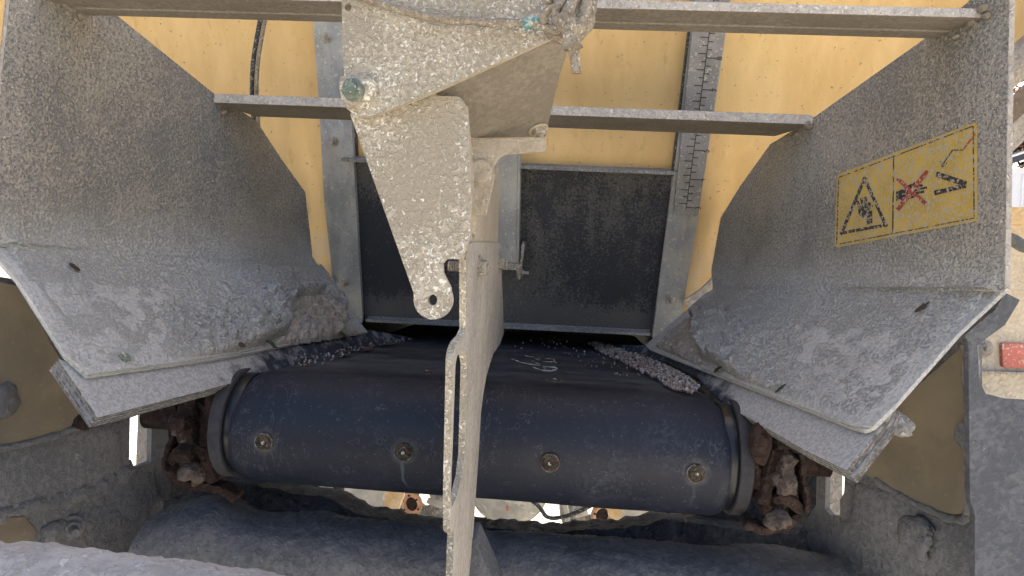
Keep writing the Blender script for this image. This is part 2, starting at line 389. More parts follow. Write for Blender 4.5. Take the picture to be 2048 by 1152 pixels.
def smooth_pts(pts, k=8):
    pts = [V(p) for p in pts]; out = []
    for i in range(len(pts) - 1):
        p0 = pts[max(i - 1, 0)]; p1 = pts[i]; p2 = pts[i + 1]; p3 = pts[min(i + 2, len(pts) - 1)]
        for j in range(k):
            t = j / k
            out.append(.5 * ((2 * p1) + (p2 - p0) * t + (2 * p0 - 5 * p1 + 4 * p2 - p3) * t * t + (3 * p1 - p0 - 3 * p2 + p3) * t ** 3))
    out.append(pts[-1]); return out
def inside(x, y, poly):
    c = False; j = len(poly) - 1
    for i in range(len(poly)):
        a, b = poly[i], poly[j]
        if (a[1] > y) != (b[1] > y) and x < (b[0] - a[0]) * (y - a[1]) / (b[1] - a[1]) + a[0]: c = not c
        j = i
    return c
def edist(x, y, poly):
    m = 1e9
    for i in range(len(poly)):
        ax, ay = poly[i - 1]; bx, by = poly[i]; dx, dy = bx - ax, by - ay
        t = max(0, min(1, ((x - ax) * dx + (y - ay) * dy) / (dx * dx + dy * dy + 1e-9)))
        m = min(m, math.hypot(x - ax - t * dx, y - ay - t * dy))
    return m
def crust(name, surf, outline, hfun, mat, parent, step=4, fall=14, label=None):
    """lumpy deposit grown on a surface: surf(x,y)->(point, normal); height falls to zero at the outline"""
    xs = [p[0] for p in outline]; ys = [p[1] for p in outline]
    x0, y0 = min(xs) - step, min(ys) - step; nx = int((max(xs) - x0) / step) + 3; ny = int((max(ys) - y0) / step) + 3
    idx = {}; vs = []; ins = {}
    for j in range(ny):
        for i in range(nx):
            x, y = x0 + i * step, y0 + j * step; ins[i, j] = inside(x, y, outline)
    def vert(i, j):
        if (i, j) in idx: return idx[i, j]
        x, y = x0 + i * step, y0 + j * step; p, n = surf(x, y)
        d = edist(x, y, outline)
        h = hfun(x, y, p) * min(1, d / fall) ** .5 if ins[i, j] else -.003
        if ins[i, j] and d < 1: h = -.001
        idx[i, j] = len(vs); vs.append(p + n * h); return idx[i, j]
    fs = []
    for j in range(ny - 1):
        for i in range(nx - 1):
            if sum(ins[q] for q in ((i, j), (i + 1, j), (i, j + 1), (i + 1, j + 1))) >= 1:
                fs.append((vert(i, j), vert(i, j + 1), vert(i + 1, j + 1), vert(i + 1, j)))
    b = MB(); b.add(vs, fs, mat, True); return b.build(name, parent, 0, label)
def fr(p, f, o=4): return noise.fractal(V(p) * f, 1.0, 2.0, o)
# ------------------------------------------------------------------ setting
b = MB(); b.add([(-60, -60, 0), (60, -60, 0), (60, 120, 0), (-60, 120, 0)], [(0, 1, 2, 3)], m_ground)
g = b.build('ground'); g['kind'] = 'structure'; g['label'] = 'pale sunlit gravel yard'
# white building and tree at the right edge
bld = empty('building', at(2075, 520, 14) * 1, 'white sided building with dark roof behind the right chute', 'building')
bld.location.z = 0; WORLD[bld].z = 0
def gx(x, y, Y): return at(x, y, Y)
pA = at(2016, 330, 14); pB = at(2200, 285, 13.2)
b = MB()
wl = [V((pA.x - .6, 14, 0)), V((pA.x + 5, 13, 0)), V((pA.x + 5, 13, pA.z + .1)), V((pA.x - .6, 14, pA.z - .1))]
b.prism(wl, (1.0, 6, 0), m_siding)
for i in range(28):
    q = wl[0].lerp(wl[1], i / 28.0); b.box((q.x, q.y - .02, pA.z / 2 - .1), .03, .03, pA.z - .2, m_siding)
b.build('wall', bld)
b = MB(); b.prism([at(1990, 338, 13.9), at(2300, 240, 13), at(2300, 222, 13), at(1990, 326, 13.9)], (1, 7, .2), m_roof); b.build('roof', bld)
def tree(px, py, Y, hgt, seed):
    rs = random.Random(seed); p = at(px, py, Y); base = V((p.x, p.y, 0))
    t = empty('tree', base, 'autumn tree with green and russet leaves behind the white building', 'tree')
    b = MB(); b.tube(smooth_pts([base, base + V((.1, 0, p.z * .4)), base + V((0, .1, p.z)), base + V((.2, .1, p.z + hgt))], 6), lambda q: .16 * (1 - .75 * q), m_bark)
    for i in range(14):
        a = rs.uniform(0, 6.28); z0 = p.z * rs.uniform(.55, 1.05); L = rs.uniform(.8, 1.7)
        s = base + V((0, 0, z0)); b.tube(smooth_pts([s, s + V((math.cos(a) * L * .5, math.sin(a) * L * .5, L * .35)), s + V((math.cos(a) * L, math.sin(a) * L, L * .9))], 4), lambda q: .05 * (1 - .8 * q), m_bark, 6)
    b.build('trunk', t)
    b = MB()
    cl = [(rs.uniform(-1.7, 1.7), rs.uniform(-1.5, 1.5), rs.uniform(-1.6, 1.1)) for _ in range(34)]
    for c in cl:
        mt = m_fol2 if rs.random() < .35 else m_fol
        for _ in range(170):
            q = p + V(c) + V((rs.gauss(0, .26), rs.gauss(0, .26), rs.gauss(0, .2)))
            u = V((rs.uniform(-1, 1), rs.uniform(-1, 1), rs.uniform(-1, 1))).normalized() * .085; w_ = u.orthogonal().normalized() * .05
            b.add([q - u, q + w_, q + u, q - w_], [(0, 1, 2, 3)], mt)
    b.build('crown', t)
tree(2075, 292, 17, .8, 3)
# ------------------------------------------------------------------ the spreader
SP = empty('lime_spreader', (XC, .8, 0), 'dust caked lime spreader seen from behind with tan hopper, black belt and side chutes', 'spreader')
# hopper
HP = [(670, 626), (-160, 60), (-1100, -900), (3150, -900), (2120, 60), (1395, 650)]
hp = tr(WALL, HP)
b = MB(); b.prism(hp, (0, 2.4, 0), m_tan); hop = b.build('hopper_body', SP)
# stiffener angle along the sloping right and left edges of the hopper rear
tz = on(1000, 662, WALL).z
for sx in (-.305, .305):      # dark walls added under the hopper to keep the belt opening black
    b = MB(); b.box((XC + sx, 2.0, tz - .06), .012, 1.7, .20, m_shade); b.build('shade_tunnel_wall', SP)
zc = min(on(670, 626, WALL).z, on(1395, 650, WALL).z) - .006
b = MB(); b.box((XC, 2.0, zc), .60, 1.62, .006, m_shade); b.build('shade_tunnel_ceiling', SP)  # black plate added so no lit tan mirrors in the belt
b = MB(); b.box((XC, 2.45, tz - .02), .60, .02, .16, m_shade); b.build('shade_tunnel_end', SP)  # black closing plate added for the dark of the opening
for (x1, y1), (x2, y2), s in (((1500, 700), (2160, 60), 1), ((500, 700), (-200, 60), -1)):
    a1, a2 = on(x1, y1, off(WALL, .0)), on(x2, y2, off(WALL, .0)); d = (a2 - a1).normalized(); sd = d.cross(WALL[1]).normalized()
    a3 = a2 + d * 1.0
    b = MB(); b.prism([a1, a3, a3 + sd * .03, a1 + sd * .03], -WALL[1] * -.06, m_framelite); b.build('edge_stiffener', SP)
# rails
PR = off(WALL, .020)
rl = sheet('guide_rail', PR, [(620, -120), (627, 43), (639, 208), (649, 400), (669, 582), (680, 606), (723, 646), (725, 640), (706, 280), (690, -120)], .006, m_galv, SP)
sheet('rail_flange', off(WALL, .026), [(640, -120), (644, 45), (657, 325), (682, 592), (690, 610), (721, 644), (724, 638), (704, 280), (688, -120)], .0058, m_galv, rl)
rr = sheet('guide_rail', PR, [(1395, -120), (1380, 68), (1346, 352), (1304, 674), (1310, 682), (1361, 639), (1395, 433), (1450, 70), (1480, -120)], .006, m_galv, SP)
sheet('rail_flange', off(WALL, .026), [(1395, -120), (1381, 68), (1348, 352), (1306, 673), (1311, 681), (1345, 655), (1374, 433), (1425, 70), (1450, -120)], .0058, m_galv, rr)
for (x, y) in ((653, 76), (668, 283), (690, 565)): bolt(rl, on(x, y, off(WALL, .026)), WALL[1], .0052, m_boltm, stud=.55)
bolt(rr, on(1342, 600, off(WALL, .026)), WALL[1], .0052, m_boltm, stud=.25)
# dark strips at the rail seams
b = MB(); b.prism(tr(off(WALL, .014), [(703, 235), (709, 235), (714, 330), (708, 330)]), (0, .012, 0), m_black); b.build('seam_strip', SP); b = MB()
b.prism(tr(off(WALL, .024), [(1377, 60), (1384, 60), (1349, 352), (1343, 352)]), (0, .012, 0), m_black); b.build('seam_strip', SP)
# corner seal flaps
sheet('corner_seal', off(WALL, .03), [(627, 545), (640, 528), (667, 560), (660, 575), (646, 572)], .004, m_framelite, SP)
sheet('corner_seal', off(WALL, .03), [(1368, 600), (1400, 580), (1424, 556), (1420, 578), (1392, 612), (1378, 622)], .004, m_framelite, SP)
# ruler
PU = off(WALL, .038)
b = MB(); b.prism(tr(PU, rnd([(1397, -60), (1347, 428), (1395, 434), (1468, -60)], (1, 2), 8)), WALL[1] * -.004, m_ruler)
PI = off(PU, .0006)
RA, RB = on(1372, 420, PI), on(1418, 72, PI); RB = RA + (RB - RA) * 1.3
L = (RB - RA).length; dr = (RB - RA) / L; cr = dr.cross(WALL[1]).normalized() * -1
if cr.x < 0: cr = -cr
def mark(p, u, lu, wv, hw): b.prism([p - wv * hw, p + u * lu - wv * hw, p + u * lu + wv * hw, p + wv * hw], WALL[1] * -.0005, m_engr)
b.prism([RA - cr * .0005, RA + cr * .0005, RB + cr * .0005, RB - cr * .0005], WALL[1] * -.0005, m_engr)
inch = (on(1395, 357, PI) - on(1404, 299, PI)).length
k = 0; zz = .004
while zz < L:
    big = k % 4 == 0
    p = RA + dr * zz
    mark(p, cr, .0145 if big else .0075, dr, .0006)
    mark(p + dr * inch * .125, -cr, .0115 if k % 2 == 0 else .007, dr, .0006)
    zz += inch * .25; k += 1
ruler = b.build('ruler', SP)
def text_mesh(txt, size, M, mat, name, parent):
    cu = bpy.data.curves.new(name, 'FONT'); cu.body = txt; cu.size = size; cu.align_x = 'CENTER'; cu.align_y = 'CENTER'; cu.extrude = .0002
    o = bpy.data.objects.new(name, cu); COL.objects.link(o); dg = bpy.context.evaluated_depsgraph_get(); dg.update()
    me = bpy.data.meshes.new_from_object(o.evaluated_get(dg)); vs = [M @ q.co for q in me.vertices]; fs = [tuple(p.vertices) for p in me.polygons]
    bpy.data.objects.remove(o); bb = MB(); bb.add(vs, fs, mat); return bb
for i, ch in enumerate('3456789'):
    p = RA + dr * (.004 + i * inch) + cr * .0185
    Mx = Matrix.Translation(p + WALL[1] * .0004) @ Matrix((dr, -cr, WALL[1])).transposed().to_4x4()
    text_mesh(ch, .011, Mx, m_engr, 'numeral', ruler).build('numeral', ruler)
# cable in front of the tan wall at left, twin black hoses
pts = [at(545, -60, .98), at(527, 10, .98), at(514, 75, .985), at(506, 130, .99), at(504, 190, 1.0), at(507, 240, 1.01), at(512, 330, 1.05)]
b = MB(); b.tube(smooth_pts(pts), .0034, m_black); b.build('hose', SP)
b = MB(); b.tube(smooth_pts([p + V((.0062, .002, 0)) for p in pts]), .0028, m_rope); b.build('hose', SP)
# ------------------------------------------------------------------ gate
PG = off(WALL, .013)
gate = sheet('gate', PG, [(700, 322), (1352, 346), (1306, 668), (730, 640)], .006, m_gate, SP)
def bar(name, pa, pb, up, hgt, out_, dep, mat, parent, bevel=.0006, label=None):
    b = MB(); up = V(up) * hgt; out_ = V(out_) * dep
    b.prism([pa, pb, pb + up, pa + up], out_, mat); return b.build(name, parent, bevel, label)
n = WALL[1]; upw = n.cross(V((1, 0, 0))).normalized(); upw = upw if upw.z > 0 else -upw
bar('top_lip', on(683, 322, off(WALL, .034)), on(1366, 350, off(WALL, .034)), upw, .0042, -n, .020, m_lip, gate)
bar('bottom_lip', on(732, 643, off(WALL, .028)), on(1300, 671, off(WALL, .028)), upw, .0035, -n, .0145, m_lip, gate)
bar('edge_rib', on(1306, 664, off(WALL, .0185)), on(1300, 664, off(WALL, .0185)), (on(1352, 350, off(WALL, .0185)) - on(1306, 664, off(WALL, .0185))).normalized(), .245, -n, .005, m_gate, gate)
# lifting channel
lc = sheet('lift_channel', off(WALL, .046), [(990, 296), (1036, 296), (1032, 527), (996, 527)], .003, m_galv, gate)
bar('channel_flange', on(1033, 527, off(WALL, .046)), on(1036.5, 527, off(WALL, .046)), (on(1040, 296, off(WALL, .046)) - on(1036, 527, off(WALL, .046))).normalized(), .19, -n, .022, m_galv, lc)
b = MB(); PH = off(WALL, .052)
b.prism(tr(PH, rnd([(1002, 526), (1040, 528), (1043, 490), (1047, 488), (1049, 495), (1043, 536), (1041, 560), (1034, 558), (1032, 541), (1003, 539)], (2, 3, 4), 3)), -n * .018, m_boltm)
b.build('hook', lc, .0006)
bolt(lc, on(1043, 545, PH), V((1, -.15, 0)), .0048, m_boltm, stud=.6)
# ------------------------------------------------------------------ chutes
ch = {}
cR = sheet('chute_panel', RF, [(2021, -120), (2014, 300), (2010, 582), (1425, 582), (1422, 540), (1441, 435), (1480, 372), (1540, 288), (1622, 238), (1850, 76), (2010, -60)], .006, m_chute, SP, sidemat=m_framelite)  # rim painted pale for the sun on its edge
cL = sheet('chute_panel', LF, [(30, -120), (20, 10), (0, 200), (-12, 490), (625, 538), (624, 505), (610, 385), (562, 318), (513, 243), (430, 190), (240, 37), (90, -70)], .006, m_chute, SP, sidemat=m_framelite)  # left rim carries painted sunlight too
# lower sloping panels
fo, fi = on(2010, 580, RF), on(1425, 580, RF); zf = (fo.z + fi.z) / 2; fo.z = fi.z = zf
tR = at(1735, 858, .60)
RL = plane3(fo, fi, tR)
mir = lambda p: V((2 * XC - p.x, p.y, p.z))
LL = plane3(mir(fo), mir(fi), mir(tR))
print('LOW', RL, 'left corner px check', tR)
lowR = [(2011, 578), (1917, 666), (1785, 815), (1745, 855), (1727, 862), (1700, 855), (1590, 811), (1402, 740), (1300, 700), (1290, 690), (1370, 622), (1405, 590), (1425, 578)]
lowL = [(-14, 488), (0, 520), (36, 560), (132, 711), (176, 751), (415, 719), (507, 703), (620, 680), (735, 664), (700, 620), (668, 578), (640, 545), (625, 534)]
lR = sheet('lower_panel', RL, lowR, .004, m_lime, cR, sidemat=m_lime)
lL = sheet('lower_panel', LL, lowL, .004, m_lime, cL, sidemat=m_lime)
# overlay wear plates whose upper edge shows as a step
sheet('wear_plate', off(RL, .0022), [(1590, 651), (1917, 666), (1785, 815), (1745, 853), (1700, 850), (1402, 735), (1380, 700)], .0022, m_lime, cR, bevel=.0005)
sheet('wear_plate', off(LL, .0022), [(37, 561), (270, 573), (560, 590), (600, 660), (507, 699), (415, 715), (178, 748), (132, 711)], .0022, m_lime, cL, bevel=.0005)
# rubber skirts, layered
def skirt(pl, pts, parent, edge_end):
    b = MB()
    for k in range(4):
        b.prism([v - pl[1] * (k * .0042) + V((0, (random.random() - .5) * .004 * (k > 0), 0)) for v in tr(off(pl, -.0055), pts)], -pl[1] * .0031, m_rub if False else m_lime2, sidemat=m_layer)
    return b.build('rubber_skirt', parent, .0005)
t = NT('limed_rubber')   # skirt: dusted at the outer end, wiped to dark rubber near the belt
x = t.xyz(); a = t.noise(40, 4, .65); cx = t.math('ABSOLUTE', t.math('ADD', x[0], .085))
wipe = t.rng(t.math('ADD', cx, t.math('MULTIPLY', t.math('SUBTRACT', a, .5), .07)), .292, .272)
f = t.noise(300, 3, .6, dist=.5)
lime = t.mix(t.rng(f, .4, .6), (.33, .33, .32, 1), (.46, .455, .44, 1))
dark = t.mix(t.rng(t.noise(70, 4, .7), .50, .64), (.035, .042, .055, 1), (.17, .175, .18, 1))
sm_ = t.rng(t.noise(22, 4, .7), .55, .62)
dark = t.mix(t.math('MULTIPLY', sm_, .8), dark, (.25, .25, .245, 1))
m_lime2 = t.out(t.mix(wipe, lime, dark), .85, t.bump(f, .001), 0, .3)
m_layer = M_dust('layered_rubber_edge', (.10, .09, .08, 1), (.25, .235, .21, 1), (.4, .38, .34, 1), sscale=300, patch=90, bump=.001)
skirt(RL, [(1785, 812), (1776, 835), (1692, 941), (1605, 898), (1455, 812), (1420, 782), (1392, 752), (1330, 722), (1190, 688), (1290, 690), (1402, 728), (1590, 800), (1730, 850)], cR, 0)
skirt(LL, [(118, 719), (196, 834), (330, 800), (470, 764), (545, 745), (690, 706), (835, 677), (735, 660), (600, 672), (470, 700), (180, 740)], cL, 0)
# screws and debris on chutes
bolt(cL, on(248, 716, off(LL, .002)), LL[1], .006, m_green, stud=0, washer=False, head=.5)
bolt(cR, on(1553, 777, off(RL, .002)), RL[1], .004, m_green, stud=0, washer=False, head=.5)
# lime crust (heaped deposits)
def surf(low, flap, yf):
    def s(x, y):
        f = yf(x); p1, p2 = on(x, y, low), on(x, y, flap); k = max(0, min(1, (y - f + 30) / 60.0)); k = k * k * (3 - 2 * k)
        if y < f: p = p2 if k == 0 else p2
        else: p = p1
        nn = (flap[1] * (1 - k) + low[1] * k).normalized(); return p, nn
    return s
yfL = lambda x: 488 + (x + 14) * 50 / 640
yfR = lambda x: 580
def foldh(p, d):            # rounded fillet of dust in the fold, thin film elsewhere
    k = max(0, min(1, (d + 8) / 40)); f = max(0, 1 - abs(d) / 46)
    return .0022 * k * (1 + .5 * fr(p, 60)) + .0058 * f * f * (1 + .25 * fr(p, 30, 2))
def hL(x, y, p):
    e = foldh(p, y - yfL(x))
    u = (x - 330) / 230.0; 
    if u > 0:
        m = min(1, u) ; m = m * m * (3 - 2 * m)
        bot = 560 + (x - 300) * .16
        vv = max(0, min(1, (y - 520) / 90)); e += m * vv * (.011 + .008 * max(0, min(1, (x - 430) / 120)) + .006 * fr(p, 30) + .011 * abs(fr(p, 60)) + .005 * fr(p, 120)) + max(0, 1 - ((x - 420) / 130) ** 2) * max(0, 1 - ((y - 660) / 60) ** 2) * .012 * abs(fr(p, 75))
    return max(e, .0004)
crL = crust('lime_crust', surf(LL, LF, yfL), [(10, 500), (60, 566), (150, 700), (200, 738), (300, 728), (410, 716), (470, 706), (520, 694), (566, 672), (574, 655), (572, 612), (582, 600), (640, 590), (700, 622), (668, 580), (622, 508), (560, 486), (480, 474), (300, 460), (100, 445), (0, 440)], hL, m_chute, None, 3, 8)
tag(crL, 'pale dried lime crust heaped on the left chute', 'dried lime', 'lime crusts on the chutes')
def hC(x, y, p): return .004 + .010 * abs(fr(p, 55)) + .006 * fr(p, 120)
sd = crust('lime_crust', surf(off(LL, .002), LF, yfL), [(575, 600), (600, 590), (650, 588), (690, 612), (702, 636), (690, 650), (722, 664), (660, 676), (600, 684), (540, 690), (572, 662)], hC, m_clayl if 'm_clayl' in globals() else m_framelite, None, 3, 14)
tag(sd, 'crumbly broken patch of lime clods at the inner end of the left chute', 'dried lime', 'lime crusts on the chutes')
def hR(x, y, p):
    e = foldh(p, y - 580)
    u = (1620 - x) / 200.0
    if u > 0:
        m = min(1, u); m = m * m * (3 - 2 * m); vv = max(0, min(1, (y - 585) / 60)); e += m * vv * (.008 + .010 * max(0, min(1, (1530 - x) / 110)) + .006 * fr(p, 32) + .009 * abs(fr(p, 65)) + .005 * fr(p, 130))
    return max(e, .0004)
cr2 = crust('lime_crust', surf(RL, RF, yfR), [(1990, 574), (1900, 664), (1780, 800), (1730, 848), (1600, 806), (1480, 762), (1440, 738), (1404, 716), (1398, 690), (1396, 650), (1385, 640), (1400, 610), (1425, 590), (1436, 560), (1450, 532), (1560, 528), (1800, 528), (2000, 534)], hR, m_chute, None, 3, 8)
tag(cr2, 'pale dried lime crust heaped on the right chute below the warning sticker', 'dried lime', 'lime crusts on the chutes')
def hR2(x, y, p): return .003 + .005 * abs(fr(p, 60)) + .003 * fr(p, 140)
cr3 = crust('lime_crust', surf(off(RL, .0015), RF, yfR), [(1308, 692), (1345, 655), (1385, 630), (1402, 650), (1410, 720), (1440, 742), (1390, 728), (1340, 706)], hR2, m_framelite, None, 3, 10)
tag(cr3, 'thin pitted lime skin at the inner end of the right chute', 'dried lime', 'lime crusts on the chutes')
# leaf scraps
def scrap(pl, x, y, s, mat, lab, flat=.3):
    b = MB(); c = on(x, y, off(pl, .004)); u = V((1, 0, 0)); u = (u - pl[1] * u.dot(pl[1])).normalized(); w_ = pl[1].cross(u)
    pts = []
    for i in range(11):
        a = 2 * math.pi * i / 11; r = s * random.uniform(.45, 1.1); pts.append(c + u * math.cos(a) * r + w_ * math.sin(a) * r * flat - pl[1] * .0 + (u * .35 + w_ * .3) * math.cos(a) * r * .3)
    b.prism(pts, -pl[1] * .0012, mat); return tag(b.build('leaf_scrap'), lab, 'leaf')
scrap(off(LL, .0015), 151, 533, .007, m_leaf, 'small brown leaf scrap on the left chute', .5)
scrap(off(RL, .0015), 1844, 613, .008, m_leaf, 'small brown leaf scrap on the right chute near its outer edge', .4)
scrap(off(RL, .004), 1434, 738, .009, m_leaf, 'dark twiggy scrap at the foot of the right lime crust', .7)
scrap(off(RL, .0015), 1560, 775, .007, m_weed, 'green leaf scrap on the lower right chute', .35)
scrap(off(LL, .006), 545, 688, .012, m_weed, 'dark mossy scrap under the left lime crust', .4)
scrap(off(LL, .006), 686, 668, .008, m_weed, 'green mossy scrap at the inner tip of the left chute', .6)
scrap(off(LL, .014), 484, 690, .004, m_leaf, 'black speck of leaf on the left lime crust', 1.4)
# ------------------------------------------------------------------ warning sticker
PS = off(RF, .0006)
b = MB()
def ink(pl, pts, mat): b.prism(tr(pl, pts), RF[1] * -.0003, mat)
ink(PS, rnd([(1674, 349), (1954, 243), (1955, 442), (1669, 496)], (0, 1, 2, 3), 10), m_yel)
PK = off(RF, .001)
def stroke(p, q, w_, mat=None, pl=None):
    d = V((q[0] - p[0], q[1] - p[1])); nn = V((-d.y, d.x)).normalized() * w_ / 2
    ink(pl or PK, [(p[0] + nn.x, p[1] + nn.y), (q[0] + nn.x, q[1] + nn.y), (q[0] - nn.x, q[1] - nn.y), (p[0] - nn.x, p[1] - nn.y)], mat or m_ink)
bd = [(1677, 355), (1946, 252), (1948, 436), (1673, 489)]
for i in range(4):
    p, q = bd[i], bd[(i + 1) % 4]; nseg = 9
    for s_ in range(nseg):
        a_, b_ = s_ / nseg, (s_ + random.uniform(.75, .98)) / nseg
        stroke((p[0] + (q[0] - p[0]) * a_, p[1] + (q[1] - p[1]) * a_), (p[0] + (q[0] - p[0]) * b_, p[1] + (q[1] - p[1]) * b_), 1.8)
stroke((1787, 311), (1785, 467), 2.2)
T = [(1729, 357), (1771, 450), (1683, 466)]
for i in range(3): stroke(T[i], T[(i + 1) % 3], 6)
for c_ in T: ink(off(RF, .0012), circle(c_[0], c_[1], 4, n=10), m_ink)
P2 = off(RF, .0012)
# crushed hand pictogram inside the triangle
for (p, q, w_) in (((1714, 402), (1722, 421), 5), ((1722, 396), (1727, 418), 5), ((1731, 394), (1732, 418), 5), ((1739, 404), (1738, 419), 5)): stroke(p, q, w_, pl=P2)
ink(off(RF, .0014), [(1716, 416), (1740, 413), (1738, 428), (1726, 436), (1717, 428)], m_ink)
ink(P2, [(1732, 424), (1744, 421), (1744, 447), (1734, 449)], m_ink); stroke((1738, 412), (1745, 412), 4, pl=P2)
stroke((1733, 437), (1744, 435), 1.5, m_yel, off(RF, .0016))
# hand crossed out in red
ink(P2, [(1792, 383), (1812, 375), (1822, 372), (1822, 394), (1810, 399), (1792, 402)], m_ink)
for (p, q, w_) in (((1815, 378), (1845, 370), 4.5), ((1815, 384), (1853, 375), 4.5), ((1815, 390), (1848, 383), 4.5), ((1812, 396), (1838, 392), 4.5), ((1812, 375), (1830, 366), 4)): stroke(p, q, w_, pl=P2)
stroke((1794, 357), (1852, 409), 7, m_red, off(RF, .0018)); stroke((1854, 341), (1794, 419), 7, m_red, off(RF, .0022))
# closing wedge with arrow
stroke((1872, 348), (1932, 368), 11, pl=P2); stroke((1932, 371), (1868, 386), 9, pl=off(RF, .0014))
stroke((1950, 268), (1925, 300), 2.2, m_red, P2); stroke((1925, 300), (1905, 300), 2, pl=P2); stroke((1905, 300), (1884, 330), 2, pl=P2)
stroke((1884, 334), (1880, 322), 2, pl=off(RF, .0016)); stroke((1884, 334), (1893, 326), 2, pl=off(RF, .0018))
b.build('warning_sticker', cR)
# ------------------------------------------------------------------ cross bars
def fx(pl, Y): p, nn = pl; return p.x - (Y - p.y) * nn.y / nn.x
def crossbar(Y0, Y1, z, th, name, groove):
    b = MB()
    def slab(y0, y1, zb, zt, mat, side):
        a = [V((fx(LF, y0), y0, zb)), V((fx(RF, y0), y0, zb)), V((fx(RF, y1), y1, zb)), V((fx(LF, y1), y1, zb))]
        b.prism(a, (0, 0, zt - zb), mat, sidemat=side)
    if groove:
        slab(Y0, Y0 + (Y1 - Y0) * .62, z, z + th, m_bar, m_barlit); slab(Y0 + (Y1 - Y0) * .62 + .0008, Y1, z - .0012, z + th, m_bar, m_bar)
    else: slab(Y0, Y1, z, z + th, m_bar, m_barlit)
    return b.build(name, SP, .0012)
crossbar(.651, .705, CZ + .2435, .0085, 'cross_bar', True)
crossbar(.885, .965, CZ + .1955, .012, 'cross_bar', False)
# weld blobs where bars meet chutes
for (x, y, pl, r) in ((1965, 30, RF, .007), (1940, 52, RF, .006), (1915, 70, RF, .006), (1615, 255, RF, .008), (1590, 268, RF, .007), (130, 12, LF, .007), (175, 28, LF, .006), (432, 208, LF, .008), (455, 228, LF, .007)):
    p = on(x, y, pl); b = MB()
    for i in range(4): b.blob(p + V((random.uniform(-.004, .004), random.uniform(-.008, .008), random.uniform(-.003, .004))), r * .55, r * .8, r * .5, m_bar, .3, 90, 12, 8)
    b.build('weld', SP)
# ------------------------------------------------------------------ hinge bracket and lever
YA = .50
A_ = YP(YA)
hb = sheet('hinge_plate', A_, rnd([(683, -60), (684, 60), (691, 215), (712, 233), (746, 232), (870, 182), (1120, 68), (1172, 40), (1180, -60)], (3, 4), 14), .006, m_plate, SP,
           holes=[circle(696, 14, 7, 8, 14)], sidemat=m_arm)
# pivot bolt
p0 = on(716, 186, A_)
b = MB()
for i, (r, h) in enumerate(((.0125, .002), (.0115, .004))): b.cyl(p0 + V((0, -sum((0, .002)[:i]), 0)), (0.05, -1, .0), r, h, m_plate, 28)
b.blob(p0 + V((.001, -.004, .002)), .013, .004, .013, m_plate, .35, 90, 24, 12)
b.build('washer', hb)
b = MB(); b.cyl(p0 + V((0, -.004, 0)), (-.12, -1, -.03), .0086, .010, m_green, 6, smooth=False, rot=.4); b.cyl(p0 + V((-.0012, -.0135, -.0003)), (-.12, -1, -.03), .0056, .006, m_green, 16, r2=.0042)
b.build('pivot_bolt', hb, .0015)
# underside panel folded back and down from the hinge plate
ya = YA + .006
u1, u2, u3, u4, u5 = at(862, 180, ya + .01), at(1128, 66, ya + .01), at(1136, 104, .53), at(1093, 272, .62), at(944, 276, .62)
pb = MB()
Q = [at(868, 184, ya + .012), at(1130, 72, ya + .012)]
PB = plane3(Q[0], Q[1], at(1092, 274, .635), V((0, 0, 0)))
PB = (PB[0], PB[1] if PB[1].y < 0 else -PB[1])
bp = sheet('folded_panel', PB, [(866, 184), (1130, 72), (1136, 104), (1120, 150), (1100, 235), (1092, 274), (944, 277), (900, 215)], .005, m_bar, SP)
a_, c_ = on(944, 277, PB), on(1092, 274, PB)
PV = (a_, V((0, -1, .03)).normalized())
sheet('mounting_tab', PV, rnd([(940, 277), (1092, 274), (1092, 303), (1002, 309), (985, 336), (990, 350), (972, 430), (940, 430)], (2, 3), 12), .005, m_plate2 if 'm_plate2' in globals() else m_arm, SP)
bolt(bp, on(1076, 258, PB), PB[1] + V((0, 0, -.2)), .0062, m_arm, stud=.5)
# lever plate (tapered channel)
YC = .512
C_ = YP(YC)
eye = [(866 + 39 * math.cos(a), 599 + 40 * math.sin(a)) for a in [math.radians(q) for q in range(190, -28, -12)]]
lev = [(700, 228), (827, 585)] + eye + [(901, 575), (886, 545), (885, 527), (893, 518), (922, 518), (932, 500), (940, 470), (942, 400), (938, 300), (935, 215)]
lev += [(934 - 4 * q, 215 - [0, 8, 14, 18, 21, 22][q]) for q in range(1, 6)] + [(880, 192), (850, 186), (800, 186), (740, 200)]
b = MB(); b.prism(tr(C_, lev), (0, .006, 0), m_plate, holes=[tr(C_, circle(865, 600, 9.5, 11, 16))], sidemat=m_arm)
lv = b.build('lever_plate', SP)
# return flange with V notch, in the plane of the arm
AX = XP(-.0790)
pl_ = AX
fl = [(918, 196), (936, 212), (944, 300), (950, 395), (958, 418), (966, 424), (972, 416), (984, 350), (990, 334), (997, 336), (999, 352), (996, 488), (930, 520), (921, 518), (928, 480), (926, 300), (922, 214)]
b = MB(); b.prism([V((q.x, max(q.y, YC + .007), q.z)) for q in tr(pl_, fl)], (-.006, 0, 0), m_arm, holes=[tr(pl_, [(947, 413), (951, 420), (951, 470), (947, 480), (943, 470), (942, 425)])])
b.build('return_flange', lv)
